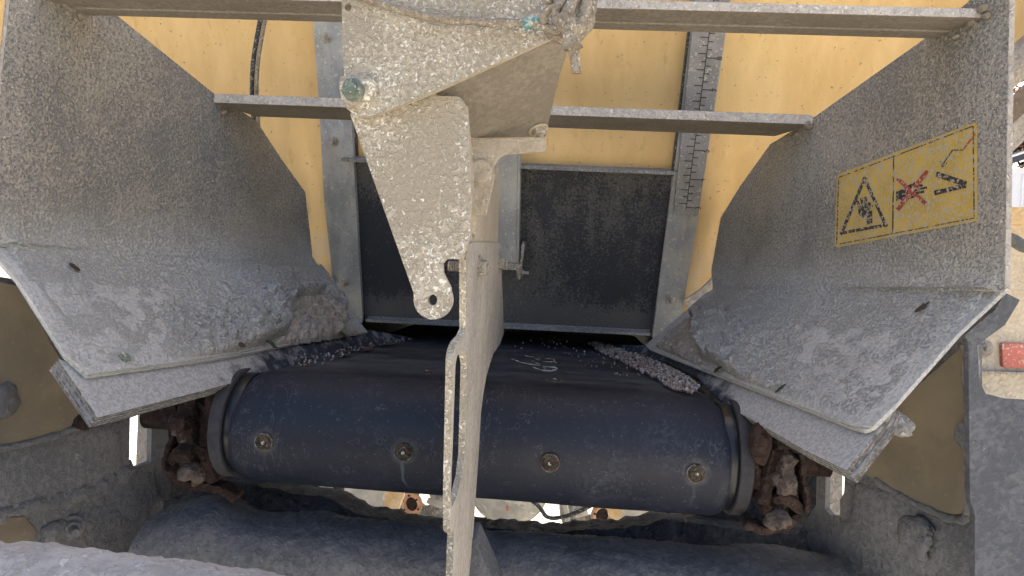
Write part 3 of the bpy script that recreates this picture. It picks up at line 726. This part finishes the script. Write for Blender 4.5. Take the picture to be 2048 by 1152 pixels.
# slotted arm
AR = XP(-.0775)
arm = [(946, 484), (999, 486), (1003, 540), (1006, 600), (1008, 666), (1000, 688), (987, 707), (980, 728), (973, 752), (967, 785), (962, 825), (958, 900), (952, 985), (947, 1062), (936, 1175), (904, 1175), (908, 1066), (908, 1060),
       (904, 1066), (900, 1060), (900, 996), (902, 900), (904, 818), (906, 720), (909, 700), (915, 684), (926, 672), (932, 658), (932, 600), (932, 520), (936, 490)]
slot = [(911, 729), (915, 711), (924, 703), (931, 708), (934, 729), (932, 800), (929, 907), (924, 951), (914, 992), (903, 1016), (902, 985), (907, 850)]
b = MB(); b.prism(tr(AR, arm), (-.0056, 0, 0), m_armlow, holes=[tr(AR, slot)], sidemat=m_plate)
ar = b.build('slotted_arm', SP)
for (x, y) in ((957, 535), (997, 527)): bolt(ar, on(x, y, AR), V((1, -.15, 0)), .0078, m_boltm, stud=.12, head=.8)
q = on(957, 535, AR); b = MB()
for i in range(9): b.cyl(q + V((-.0085 - .0022 * i, 0, 0)), (-1, 0, 0), .0052, .0022, m_boltm, 18, r2=.0042)
b.build('bolt', ar)
q = on(945, 540, XP(-.0865)); b = MB(); b.cyl(q + V((-.0005, -.004, -.004)), (-1, 0, 0), .017, .0035, m_arm, 32); b.build('washer', ar, .0006)
# a round boss behind the tab
b = MB(); b.cyl(at(962, 345, .60), (0, -1, 0), .012, .012, m_arm, 24, r2=.010); b.build('boss', SP, .002)
# ------------------------------------------------------------------ rope and tape
YR = .488
def rp(pts, k=8): return smooth_pts([at(x, y, Y) for x, y, Y in pts], k)
rope = empty('rope', at(1150, 40, YR), 'dusty cord knotted round the hinge bracket with hanging strap end', 'rope')
b = MB(); b.tube(rp([(640, -40, .50), (735, -2, .494), (800, 20, .492), (870, 36, .490), (950, 43, .490), (1010, 46, .490), (1050, 48, .488), (1080, 50, .486), (1110, 60, .482), (1135, 58, .478)]), .0030, m_rope, 10, .3, twist=.9); b.build('cord', rope)
b = MB(); b.tube(rp([(1046, 47, .487), (1060, 48, .487), (1078, 46, .486)]), .0034, m_teal, 12, .9); b.build('tape', rope)
b = MB()
b.tube(rp([(1092, 46, .482), (1088, 30, .480), (1104, 16, .478), (1130, 18, .474), (1145, 30, .472), (1140, 48, .472), (1120, 60, .476)]), .0028, m_rope, 10, .15, twist=.9)
b.tube(rp([(1130, -50, .478), (1124, 0, .474), (1112, 25, .472), (1122, 48, .470), (1142, 62, .470)]), .0030, m_rope, 10, .15, twist=.9)
b.tube(rp([(1170, -50, .480), (1172, 0, .476), (1168, 30, .472), (1156, 56, .470), (1138, 60, .468), (1126, 44, .47), (1136, 24, .47), (1152, -10, .474)]), .0042, m_rope, 12, .15, twist=.9)
b.tube(rp([(1186, -50, .492), (1180, 10, .488), (1172, 50, .486), (1150, 74, .486), (1118, 74, .488), (1098, 58, .490)]), .0046, m_rope, 12, .15, twist=.9)
b.tube(rp([(1104, 8, .484), (1096, 0, .480), (1110, -12, .478), (1150, -20, .474)]), .0030, m_rope, 10, .15, twist=.9)
b.build('knot', rope)
b = MB(); b.tube(rp([(1140, 40, .470), (1141, 60, .468), (1143, 80, .468), (1145, 98, .468)]), lambda q: .0050 + .001 * q, m_rope, 14, .35, twist=.5)
b.tube(rp([(1144, 96, .467), (1147, 120, .467), (1150, 146, .467)]), .0024, m_rope, 8, .2)
b.tube(rp([(1150, 96, .469), (1154, 120, .469), (1156, 146, .469)]), .0024, m_rope, 8, .2)
b.build('strap_end', rope)
# ------------------------------------------------------------------ belt and drum
DY, DZ, DR = .798, CZ - .201, .067
x0, x1 = -.382 + .024, .212 - .024
prof = []
for i in range(46): prof.append((1.65 - (1.65 - DY) * i / 46, DZ + DR))
for i in range(61): a = math.pi / 2 + math.pi * i / 60; prof.append((DY + DR * math.cos(a), DZ + DR * math.sin(a)))
for i in range(1, 21): prof.append((DY + (1.65 - DY) * i / 20, DZ - DR))
NX = 180
rivs = []
b = MB(); vs = []
for j in range(NX + 1):
    x = x0 + (x1 - x0) * j / NX; e = min(j, NX - j) / NX * (x1 - x0)
    for i, (y, z) in enumerate(prof):
        cn = V((0, y - max(y, DY) if y >= DY else y - DY, z - DZ))
        nn = V((0, (y - DY) if y < DY else 0, z - DZ)).normalized()
        h = -.004 * max(0, 1 - e / .012) ** 2 - .009 * max(0, 1 - e / .075) ** 2 * max(0, min(1, (z - DZ) / DR)) - .010 * (abs(x - XC) / .3) ** 2 * max(0, min(1, (y - .80) / .2)) * (z > DZ)
        h += .0010 * noise.noise(V((x * 9, y * 14, z * 14)))
        if y > DY: h += .0012 * noise.noise(V((x * 14, y * 20, 3))) * min(1, (y - DY) / .03)
        for rx in (-.315, -.160, -.002, .151):
            if y < .80: d2 = (x - rx) ** 2 + (y - .734) ** 2 + (z - (CZ - .205)) ** 2
            else: d2 = (x - rx) ** 2 + (y - .843) ** 2
            if d2 < .0016: h -= .0016 * math.exp(-d2 / .00035)
        vs.append(V((x, y, z)) + nn * h)
n_ = len(prof)
b.add(vs, [(j * n_ + i, (j + 1) * n_ + i, (j + 1) * n_ + i + 1, j * n_ + i + 1) for j in range(NX) for i in range(n_ - 1)], m_belt, True)
bt = b.build('conveyor_belt', SP)
def rivet(p, nn, r=.0098):
    b = MB(); nn = V(nn).normalized(); p = V(p)
    b.cyl(p - nn * .002, nn, r, .0038, m_riv, 30, r2=r * .93); b.cyl(p + nn * .0016, nn, r * .80, .0012, m_riv, 26, r2=r * .7)
    u = nn.orthogonal().normalized(); w_ = nn.cross(u)
    for i in range(7):
        a = random.uniform(0, 6.28); q = p + nn * .0020 + (u * math.cos(a) + w_ * math.sin(a)) * r * random.uniform(.1, .6)
        b.blob(q, .0022, .0022, .0016, m_riv, .4, 300, 8, 6)
    b.cyl(p + nn * .0022, nn, r * .2, .0016, m_lime, 10)
    b.tube([p + (u * math.cos(2 * math.pi * i / 32) + w_ * math.sin(2 * math.pi * i / 32)) * r * 1.0 + nn * .0014 for i in range(32)], .0004, m_riv2, 6, 1.8, closed=True)
    b.build('rivet', bt)
m_riv2 = M_dust('rivet_rim_dust', (.12, .11, .10, 1), (.22, .21, .19, 1), (.34, .32, .3, 1), sscale=300, patch=150, bump=.0006)
m_riv = M_dust('grimy_rivet', (.035, .028, .02, 1), (.10, .08, .055, 1), (.26, .23, .19, 1), cover=.5, speckt=.64, sscale=420, patch=120, bump=.0012, rough=.6)
for rx in (-.315, -.160, -.002, .151):
    rivet((rx, DY - DR - .0002, CZ - .205), (0, -1, -.06)); rivet((rx, .843, DZ + DR - .0026 - (.0022 if abs(rx - XC) > .15 else 0)), (0, 0, 1))
    rivet((rx, .993, DZ + DR - .0030), (0, 0, 1))
for s, xa, xb in ((-1, x0 - .024, x0), (1, x1 + .024, x1)):
    b = MB(); d = (-s, 0, 0)
    b.cyl((xa, DY, DZ), d, DR - .003, .0145, m_collar, 96); b.cyl((xa + -s * .0145, DY, DZ), d, DR - .0075, .014, m_groove, 96)
    b.build('drum_collar', SP, .0015)
b = MB(); b.cyl((-.49, DY, DZ), (1, 0, 0), .016, .80, m_rust, 24); b.build('shaft', SP)
for xa in (-.437, .240):     # toothed chain wheels behind the links
    b = MB(); b.cyl((xa, DY + .02, DZ), (1, 0, 0), .052, .020, m_rust, 40)
    for i in range(9):
        a = 2 * math.pi * i / 9 + .3; b.box((xa + .010, DY + .02 + .056 * math.cos(a), DZ + .056 * math.sin(a)), .018, .022, .016, m_rust, Matrix.Rotation(a, 3, 'X'))
    b.build('chain_wheel', SP, .002)
# slider bed below the belt
b = MB(); b.box((XC, 1.35, DZ), .56, .8, .07, m_frame); b.build('slider_bed', SP)
# light scuffs of lime on the belt crest
P0 = (V((0, 0, DZ + DR - .0005)), V((0, 0, 1)))
for k_, pts in enumerate(([(1030, 710), (1058, 714), (1085, 718), (1106, 719), (1108, 723), (1092, 724), (1066, 718)], [(1024, 719), (1048, 727), (1072, 731), (1100, 735), (1114, 737), (1104, 742), (1085, 741), (1066, 735)],
             [(1040, 712), (1060, 721), (1078, 729), (1090, 737)], [(958, 712), (966, 716), (972, 722)])):
    b = MB(); b.tube(smooth_pts(tr(P0, pts), 6), .0011 if k_ < 2 else .0008, m_lime, 8, 1.2); b.build('scuff', bt)
for (x, y, lx, ly) in ((775, 688, 24, 2), (690, 710, 18, 2), (735, 698, 12, 2.5), (900, 702, 14, 1.5)):
    pts = [(x + lx * (math.cos(a)) * random.uniform(.8, 1.1), y + ly * math.sin(a) * random.uniform(.6, 1.2) - lx * math.cos(a) * .05) for a in [2 * math.pi * i / 18 for i in range(18)]]
    b = MB(); b.prism([v + V((0, 0, .0012)) for v in tr(P0, pts)], (0, 0, -.0012), m_clay); b.build('scuff', bt)
# pellets
def pellets(name, area, cnt, pile, lab, seed, size=(.0016, .0030)):
    rs = random.Random(seed); b = MB(); P0 = (V((0, 0, DZ + DR)), V((0, 0, 1)))
    xs = [p[0] for p in area]; ys = [p[1] for p in area]; k = 0
    while k < cnt:
        x, y = rs.uniform(min(xs), max(xs)), rs.uniform(min(ys), max(ys))
        if not inside(x, y, area): continue
        k += 1; p = on(x, y, P0); e = min(1, edist(x, y, area) / 9) * pile
        r = rs.uniform(*size); c = p + V((0, 0, rs.uniform(0, e) + r * .6)); a = rs.uniform(0, 3.14)
        M = Matrix.Rotation(a, 3, 'Z') @ Matrix.Rotation(rs.uniform(-.6, .6), 3, 'X')
        vs = []
        for i in range(5):
            th = math.pi * i / 4
            for q in range(7):
                ph = 2 * math.pi * q / 7; vs.append(c + M @ V((math.sin(th) * math.cos(ph) * r * rs.uniform(.7, 1), math.sin(th) * math.sin(ph) * r * .8, math.cos(th) * r * 1.0)))
        b.add(vs, [(i * 7 + q, (i + 1) * 7 + q, (i + 1) * 7 + (q + 1) % 7, i * 7 + (q + 1) % 7) for i in range(4) for q in range(7)], m_gravelm if rs.random() < .8 else m_lime, True)
    o = b.build(name); tag(o, lab, 'grains', None, 'stuff')
pellets('lime_pellets', [(1172, 684), (1215, 690), (1300, 716), (1375, 756), (1398, 776), (1384, 788), (1345, 780), (1300, 752), (1240, 724), (1195, 702)], 1300, .006, 'pale lime pellets piled along the right skirt on the black belt', 5)
pellets('lime_pellets', [(560, 735), (600, 712), (700, 690), (790, 672), (830, 680), (760, 692), (690, 712), (640, 730)], 90, .001, 'scattered lime pellets beside the left skirt on the black belt', 9, (.0010, .0022))
pellets('lime_pellets', [(1120, 690), (1190, 706), (1250, 732), (1310, 756), (1270, 760), (1180, 735), (1110, 705)], 38, .0005, 'stray lime pellets trailing off the pile onto the open belt', 13, (.0007, .0018))
pellets('lime_pellets', [(960, 678), (1140, 672), (1150, 700), (970, 700)], 26, .001, 'few loose lime pellets at the belt mouth under the gate', 11, (.0010, .0022))
# ------------------------------------------------------------------ drive chains
def px(pts, Y): return [at(x, y, Y) for x, y in pts]
def strap(b, pts, Y, wd, dep, mat):
    """flat bar following a pixel line, width in px across, dep in metres"""
    L_ = []; R_ = []
    P = smooth_pts([V((x, y, 0)) for x, y in pts], 5)
    for i, p in enumerate(P):
        d = (P[min(i + 1, len(P) - 1)] - P[max(i - 1, 0)]).normalized(); w_ = wd / 2 * (1 + .25 * noise.noise(p * .05))
        L_.append((p.x - d.y * w_, p.y + d.x * w_)); R_.append((p.x + d.y * w_, p.y - d.x * w_))
    for i in range(len(P) - 1):
        b.prism([at(*L_[i], Y), at(*L_[i + 1], Y), at(*R_[i + 1], Y), at(*R_[i], Y)], (0, dep, 0), mat)
def chainset(side, straps, clods, ovals, Y):
    for (pts, wd, yy) in straps:
        b = MB(); strap(b, pts, Y + yy, wd, .022, m_rust); o = b.build('chain_link', SP, weld=True)
        rm = o.modifiers.new('rm', 'REMESH'); rm.mode = 'VOXEL'; rm.voxel_size = .0022
        sm = o.modifiers.new('sm', 'SMOOTH'); sm.iterations = 3
        tx = bpy.data.textures.new('chain_rust', 'CLOUDS'); tx.noise_scale = .006
        dm = o.modifiers.new('dp', 'DISPLACE'); dm.texture = tx; dm.strength = .0035
        for pg in o.data.polygons: pg.use_smooth = True
        rm.use_smooth_shade = True
    for (x, y, rx, ry, yy) in clods:
        b = MB(); b.blob(at(x, y, Y + yy), rx, .016, ry, m_clay, .35, 60, 30, 20, flat=1); b.build('clay_clod', SP)
    for (x, y, rx, ry, yy) in ovals:
        b = MB(); b.blob(at(x, y, Y + yy), rx, .012, ry, m_rust, .25, 50, 24, 16); b.build('chain_roller', SP)
chainset(-1, [([(345, 812), (352, 835), (345, 868), (332, 900), (326, 930), (330, 948)], 9, 0), ([(346, 812), (372, 806), (400, 812), (412, 822)], 12, .004),
              ([(408, 812), (410, 860), (406, 890), (412, 940), (424, 968)], 22, .006), ([(336, 930), (352, 905), (385, 898), (408, 905)], 20, .004),
              ([(330, 940), (360, 968), (400, 975), (440, 982), (470, 1000)], 18, .012), ([(436, 780), (432, 820), (430, 836)], 26, .012), ([(424, 850), (440, 870), (436, 900)], 24, .014)],
         [(371, 866, .014, .015, .006), (385, 948, .014, .012, .004), (375, 838, .012, .008, .012), (355, 830, .006, .01, .02)], [(428, 815, .010, .022, .004)], .775)
chainset(1, [([(1604, 905), (1608, 930), (1609, 965), (1616, 990), (1616, 1020), (1610, 1028)], 11, 0), ([(1552, 897), (1580, 894), (1606, 906)], 14, .004),
             ([(1556, 900), (1546, 940), (1536, 980), (1526, 1012)], 24, .006), ([(1548, 1004), (1572, 1000), (1600, 1018), (1602, 1030)], 22, .004),
             ([(1600, 1030), (1570, 1055), (1530, 1062), (1490, 1050)], 18, .012), ([(1490, 930), (1510, 945), (1505, 980)], 30, .014)],
         [(1570, 945, .016, .025, .004), (1553, 1038, .017, .013, .006)], [(1520, 888, .0115, .022, .002)], .725)
# ------------------------------------------------------------------ frame
def lump(mat, name, surf_, outline, hf, parent, step=6, fall=20, lab=None): return crust(name, surf_, outline, hf, mat, parent, step, fall, lab)
# side plates: near vertical, running from the chute's outer edge in toward the chain
def vplane(a, b_): return plane3(a, b_, a + V((0, 0, -.3)))
SLa, SLb = at(-60, 900, .66), at(345, 900, .90); SL = vplane(SLa, SLb)
SRa, SRb = at(2060, 900, .66), at(1625, 900, .88); SR = vplane(SRa, SRb)
b = MB(); b.prism(tr(SL, [(-80, 540), (-80, 1260), (420, 1260), (345, 1020), (332, 780), (330, 700), (40, 560)]), -SL[1] * .008, m_frame, holes=[tr(SL, [(260, 836), (304, 820), (302, 924), (258, 940)])])
fL = b.build('side_plate', SP)
b = MB(); b.prism(tr(SR, [(1952, 660), (1962, 1260), (1520, 1260), (1600, 1060), (1632, 1010), (1636, 800), (1940, 660)]), -SR[1] * .008, m_frame, holes=[tr(SR, [(1652, 925), (1690, 935), (1688, 985), (1680, 1000), (1680, 1032), (1660, 1030), (1650, 1018)])])
fR = b.build('side_plate', SP)
# lumpy mud over the side plates
def sp(pl): return lambda x, y: (on(x, y, pl), pl[1])
def hm(x, y, p): return .003 + .0028 * fr(p, 11, 2) + .0006 * fr(p, 70)
lump(m_frame, 'mud_skin', sp(SL), [(-70, 900), (0, 897), (160, 848), (240, 838), (252, 950), (310, 938), (320, 980), (345, 1030), (300, 1180), (-70, 1180)], hm, fL)
lump(m_frame, 'mud_skin', sp(SR), [(1640, 1050), (1700, 1040), (1705, 960), (1800, 985), (1900, 1045), (1950, 1040), (1955, 1200), (1560, 1200), (1590, 1080)], hm, fR)
# plates seen through the two openings, pale colour standing for sunlight
for (pts, Y) in (([(276, 815), (312, 800), (310, 950), (270, 960)], .96), ([(1645, 905), (1686, 915), (1684, 1050), (1650, 1050)], .98)):
    sheet('end_plate', YP(Y), pts, .02, m_framelite, SP)
# olive gussets
gL = sheet('gusset', off(SL, .012), [(-60, 552), (38, 572), (120, 716), (192, 832), (262, 826), (165, 850), (90, 878), (0, 897), (-60, 905)], .010, m_olive, SP)
gR = sheet('gusset', off(SR, .012), rnd([(1700, 880), (1780, 820), (1925, 692), (1937, 690), (1934, 1036), (1860, 1018), (1790, 985), (1700, 930)], (4, 5), 38), .010, m_olive, SP)
sheet('gusset', off(SL, .006), [(-60, 1045), (50, 1032), (75, 1062), (60, 1100), (-60, 1100)], .006, m_olive, SP)
m_weld = M_dust('limed_weld', (.24, .235, .225, 1), (.34, .33, .31, 1), (.48, .46, .43, 1), sscale=180, patch=40, bump=.002)
# ridges of mud along gusset lower edges
b = MB(); b.tube([p + V((0, 0, .0)) for p in smooth_pts(tr(off(SL, .012), [(-60, 912), (0, 898), (90, 878), (165, 852), (240, 836)]), 10)], .004, m_frame, 10, .5)
b.build('weld', gL)
b = MB(); b.tube(smooth_pts(tr(off(SR, .012), [(1750, 960), (1800, 992), (1865, 1022), (1915, 1040), (1938, 1030)]), 10), .004, m_frame, 10, .5)
b.tube(smooth_pts(tr(off(SR, .012), [(1940, 690), (1944, 800), (1946, 900), (1944, 1030)]), 14), .007, m_weld, 12, .35)
b.build('weld', gR)
# black panels added behind the chains to shut out the daylight
sheet('shade_panel', YP(1.0), [(306, 740), (580, 700), (560, 972), (480, 990), (306, 1040)], .02, m_shade, SP)
sheet('shade_panel', YP(.99), [(1380, 740), (1648, 820), (1648, 1120), (1560, 1100), (1400, 1040)], .02, m_shade, SP)
# diagonal raised rib on left plate and bolts in mud
b = MB(); b.tube(smooth_pts(tr(off(SL, -.006), [(-60, 1050), (60, 1010), (180, 978), (260, 940)]), 14), .013, m_frame, 12, .5)
b.build('rib', fL)
bolt(fL, on(142, 1055, off(SL, .006)), SL[1] + V((0, -.5, 0)), .0095, m_frame, stud=.5)
b = MB(); b.blob(on(118, 1062, SL), .012, .03, .018, m_clay2 if 'm_clay2' in globals() else m_frame, .3, 50); b.build('mud_lump', fL)
# left: knuckle at the gusset corner, bolt by lower gusset
b = MB(); b.blob(on(165, 842, off(SL, .012)), .012, .014, .010, m_rust, .3, 70); b.build('bolt', gL)
b = MB(); b.blob(on(-2, 800, off(SL, .012)), .012, .02, .02, m_frame, .35, 60); b.build('mud_lump', gL)
# right: bracket lump behind the skirt, bolt-like lump in mud
b = MB(); b.blob(at(1798, 850, .66), .014, .02, .011, m_weld, .35, 60, flat=1); b.build('mud_lump', gR)
b = MB(); b.blob(on(1832, 1070, SR), .013, .035, .022, m_frame, .3, 40, flat=1); b.build('mud_lump', fR)
b = MB(); b.blob(on(1925, 868, off(SR, .02)), .006, .008, .012, m_frame, .3, 80); b.build('mud_lump', gR)
# rear post plates at the right
post = MB(); post.prism(tr(YP(.63), [(1937, 690), (1930, 670), (1990, 620), (2010, 585), (2040, 600), (2010, 650), (1955, 690), (1958, 760), (1972, 788), (2020, 800), (2120, 806), (2120, 1250), (1950, 1250), (1950, 1030), (1940, 1000)]), (0, .008, 0), m_beam)
post.build('rear_post', SP)
b = MB(); b.prism(tr(YP(.75), [(1938, 655), (2140, 660), (2140, 850), (1938, 840)]), (0, .01, 0), m_sunny); lb = b.build('light_board', SP)
b = MB(); b.prism(tr(YP(.745), rnd([(2004, 686), (2110, 690), (2110, 737), (2006, 735)], (0, 3), 5)), (0, .005, 0), m_refl); b.build('reflector', lb, .0006)
bolt(lb, at(1967, 697, .75), (0, -1, 0), .0062, m_framelite, stud=.2)
b = MB(); b.prism(tr(YP(.742), [(1945, 742), (2140, 748), (2140, 752), (1945, 746)]), (0, .008, 0), m_framelite); b.build('ledge', lb)
# beam and mudguard beyond the right chute
b = MB(); b.prism(tr(YP(1.3), [(1900, 414), (2300, 414), (2300, 446), (1900, 446)]), (0, .06, 0), m_tan2 if 'm_tan2' in globals() else m_undertan); b.build('side_rail', SP)
b = MB(); b.prism(tr(YP(1.36), [(1900, 446), (2300, 446), (2300, 720), (1900, 700)]), (0, .02, 0), m_sunny); b.build('mudguard', SP)
b = MB(); b.tube(smooth_pts([at(x, y, 1.2) for x, y in ((1960, 470), (2020, 478), (2060, 496), (2160, 500))]), .010, m_frame, 12); b.build('hose', SP)
b = MB(); b.tube([at(1980, 170, .95), at(2200, -10, .95)], .022, m_framelite, 20); b.build('brace', SP)
b = MB(); b.prism([at(-200, 560, .80), at(12, 560, .80), at(6, 700, .80), at(-200, 700, .80)], (0, .01, 0), m_framelite); lbl = b.build('light_board', SP)
b = MB(); b.prism([at(-120, 560, .795), at(4, 575, .795), at(4, 625, .795), at(-120, 620, .795)], (0, .005, 0), m_refl); b.build('reflector', lbl)
# ------------------------------------------------------------------ lower cross beam, crust and foreground tube
def lathe_x(b, xa, xb, cy, cz, r, mat, nx=200, nt=48, sq=0, amp=.003, freq=20, fine=.0012, prof=None):
    vs = []
    for j in range(nx + 1):
        x = xa + (xb - xa) * j / nx
        for i in range(nt):
            a = 2 * math.pi * i / nt; c, s_ = math.cos(a), math.sin(a)
            k = 1 / (abs(c) ** sq + abs(s_) ** sq) ** (1 / sq) if sq else 1
            p = V((x, cy + c * r * k, cz + s_ * r * k)); nn = V((0, c, s_)); p += nn * (prof(x) if prof else 0)
            vs.append(p + nn * (amp * fr(p, freq) + fine * fr(p, 110, 3)))
    b.add(vs, [(j * nt + i, j * nt + (i + 1) % nt, (j + 1) * nt + (i + 1) % nt, (j + 1) * nt + i) for j in range(nx) for i in range(nt)], mat, True)
    base = len(b.v) - (nx + 1) * nt; k = b.m(mat)
    b.f += [[base + i for i in range(nt)], [base + nx * nt + i for i in reversed(range(nt))]]; b.mi += [k, k]; b.sm += [False, False]
b = MB(); lathe_x(b, -.47, .34, .80, CZ - .382, .066, m_beam, 380, 80, 2.8, .0048, 16, .0022, lambda x: .013 * math.exp(-abs((x + .412) / .036) ** 3) + .006 * math.exp(-((x - .27) / .05) ** 2)); bm_ = b.build('cross_beam', SP)

# mud caked behind the beam, coloured dark for its shade, ragged silhouette against the daylight
def ragged(name, ys, Y, parent):
    vs = []; n_ = 0
    P = smooth_pts([V((x, y, 0)) for x, y in ys], 14)
    rows = []
    for i, p in enumerate(P):
        e = 4 * noise.fractal(V((p.x * .035, Y, 0)), .8, 2, 4)
        row = []
        for k in range(7):
            t_ = k / 6
            yy = Y + (k - 1) * .018; top = at(p.x, p.y + e, Y); z = top.z - (0 if k == 1 else (.004 if k == 0 else t_ * .02)) - (.09 if k == 0 else 0)
            q = V((top.x, yy - (.02 if k == 0 else 0), z)); row.append(q + V((0, 0, .003 * noise.noise(q * 70) * (k > 1))))
        row.append(row[-1] + V((0, 0, -.12)))
        rows.append(row)
    m_ = 8; b = MB(); b.add([q for r in rows for q in r], [(i * m_ + k, (i + 1) * m_ + k, (i + 1) * m_ + k + 1, i * m_ + k + 1) for i in range(len(rows) - 1) for k in range(m_ - 1)], m_mud, True)
    b.build(name, parent)
ragged('caked_mud', [(330, 1000), (390, 975), (430, 962), (500, 968), (580, 985), (650, 996), (680, 1012), (710, 1028), (770, 1036), (790, 1046), (880, 1054), (960, 1052)], .88, bm_)
ragged('caked_mud', [(940, 1054), (1000, 1058), (1060, 1062), (1120, 1066), (1160, 1060), (1220, 1058), (1280, 1052), (1335, 1038), (1370, 1044), (1450, 1055), (1560, 1068), (1640, 1060)], .88, bm_)
# stiffener behind the foot of the arm
b = MB(); b.prism([at(940, 1078, .70), at(950, 1080, .70), at(1000, 1190, .70), at(925, 1190, .70)], (0, .05, 0), m_beam); b.build('foot_plate', SP, .002)
# foreground tube
b = MB(); lathe_x(b, -.75, -.0875, .46, CZ - .272, .058, m_fore if 'm_fore' in globals() else m_framefore, 300, 72, 0, .0025, 20, .0014) if False else None
m_fore = M_dust('thick_lime_coat', (.25, .245, .235, 1), (.35, .345, .335, 1), (.48, .47, .45, 1), cover=.6, speckt=.63, sscale=160, patch=22, bump=.0018)
b = MB(); lathe_x(b, -.75, -.0875, .46, CZ - .276, .058, m_fore, 300, 72, 0, .0030, 22, .0016)
for q in b.v: q.z -= .014 * max(0, (q.x + .45) / .36) ** 1.5
b.build('bumper_tube', SP)
# ------------------------------------------------------------------ what shows under the roller
b = MB(); c = at(1018, 972, 2.3); b.cyl(c, (0, 1, .0), .135, .04, m_undergrey, 48, r2=.11); b.blob(c + V((0, 0, 0)), .13, .05, .13, m_undergrey, .02, 8, 40, 20); b.cyl(at(1018, 1003, 2.3) + V((0, -.06, 0)), (0, -1, 0), .006, .012, m_refl, 12)
b.build('spinner_dish', SP)
for (x, y, s) in ((824, 1008, 1), (1204, 1030, -1)):
    c = at(x, y, 2.35); wh = MB(); ax = V((-.35 * s, -1, 0)).normalized()
    wh.cyl(c, -ax, .105, .09, m_tyre, 48, r2=.115) if False else None
    ring = []
    u = ax.orthogonal().normalized(); w_ = ax.cross(u)
    wh.tube([c + V((.03 * s, .08, 0)) + (u * math.cos(2 * math.pi * i / 48) + w_ * math.sin(2 * math.pi * i / 48)) * .075 for i in range(48)], .045, m_tyre, 18, closed=True)
    w0 = wh.build('wheel', SP)
    b = MB(); b.tube([c + (u * math.cos(2 * math.pi * i / 40) + w_ * math.sin(2 * math.pi * i / 40)) * .032 for i in range(40)], .009, m_orange, 10, closed=True); b.cyl(c, -ax, .03, .02, m_rust, 24)
    for i in range(6):
        a = i * math.pi / 3; b.cyl(c + (u * math.cos(a) + w_ * math.sin(a)) * .032 + ax * .006, ax, .0035, .008, m_rust, 6)
    b.build('rim', w0)
for pts, Y, mt, nm in (([(770, 940), (818, 950), (800, 1010), (786, 1046), (768, 1046)], 1.9, m_undertan, 'axle_plate'), ([(1210, 1000), (1244, 1000), (1244, 1075), (1226, 1075)], 1.9, m_undertan, 'axle_plate'),
                       ([(676, 940), (772, 940), (772, 1024), (690, 1018)], 2.1, m_undergrey, 'axle_box'), ([(1244, 990), (1312, 1000), (1312, 1060), (1244, 1060)], 2.1, m_undergrey, 'axle_box'),
                       ([(560, 940), (682, 950), (676, 1000), (560, 1000)], 1.5, m_rust, 'axle_bracket'), ([(1330, 1010), (1480, 1020), (1480, 1060), (1330, 1060)], 1.5, m_rust, 'axle_bracket')):
    sheet(nm, YP(Y), pts, .04, mt, SP)
b = MB(); b.blob(at(652, 985, 1.3), .014, .014, .022, m_framelite, .3, 60, flat=1); b.build('nut', SP)
b = MB(); b.tube(smooth_pts([at(x, y, 1.9) for x, y in ((1040, 985), (1075, 1010), (1095, 1034), (1125, 1034), (1165, 1020), (1200, 1000))]), .006, m_black, 8); b.build('hose', SP)
b = MB(); b.tube(smooth_pts([at(x, y, 2.0) for x, y in ((1128, 1000), (1134, 1030), (1136, 1062))]), .008, m_undergrey, 8); b.build('brake_linkage', SP); b = MB(); b.tube([at(1145, 1030, 2.0), at(1175, 1022, 2.0)], .012, m_undergrey, 8); b.build('brake_linkage', SP); b = MB(); b.tube([at(855, 1000, 2.0), at(885, 1012, 2.0)], .010, m_undergrey, 8); b.build('brake_linkage', SP)
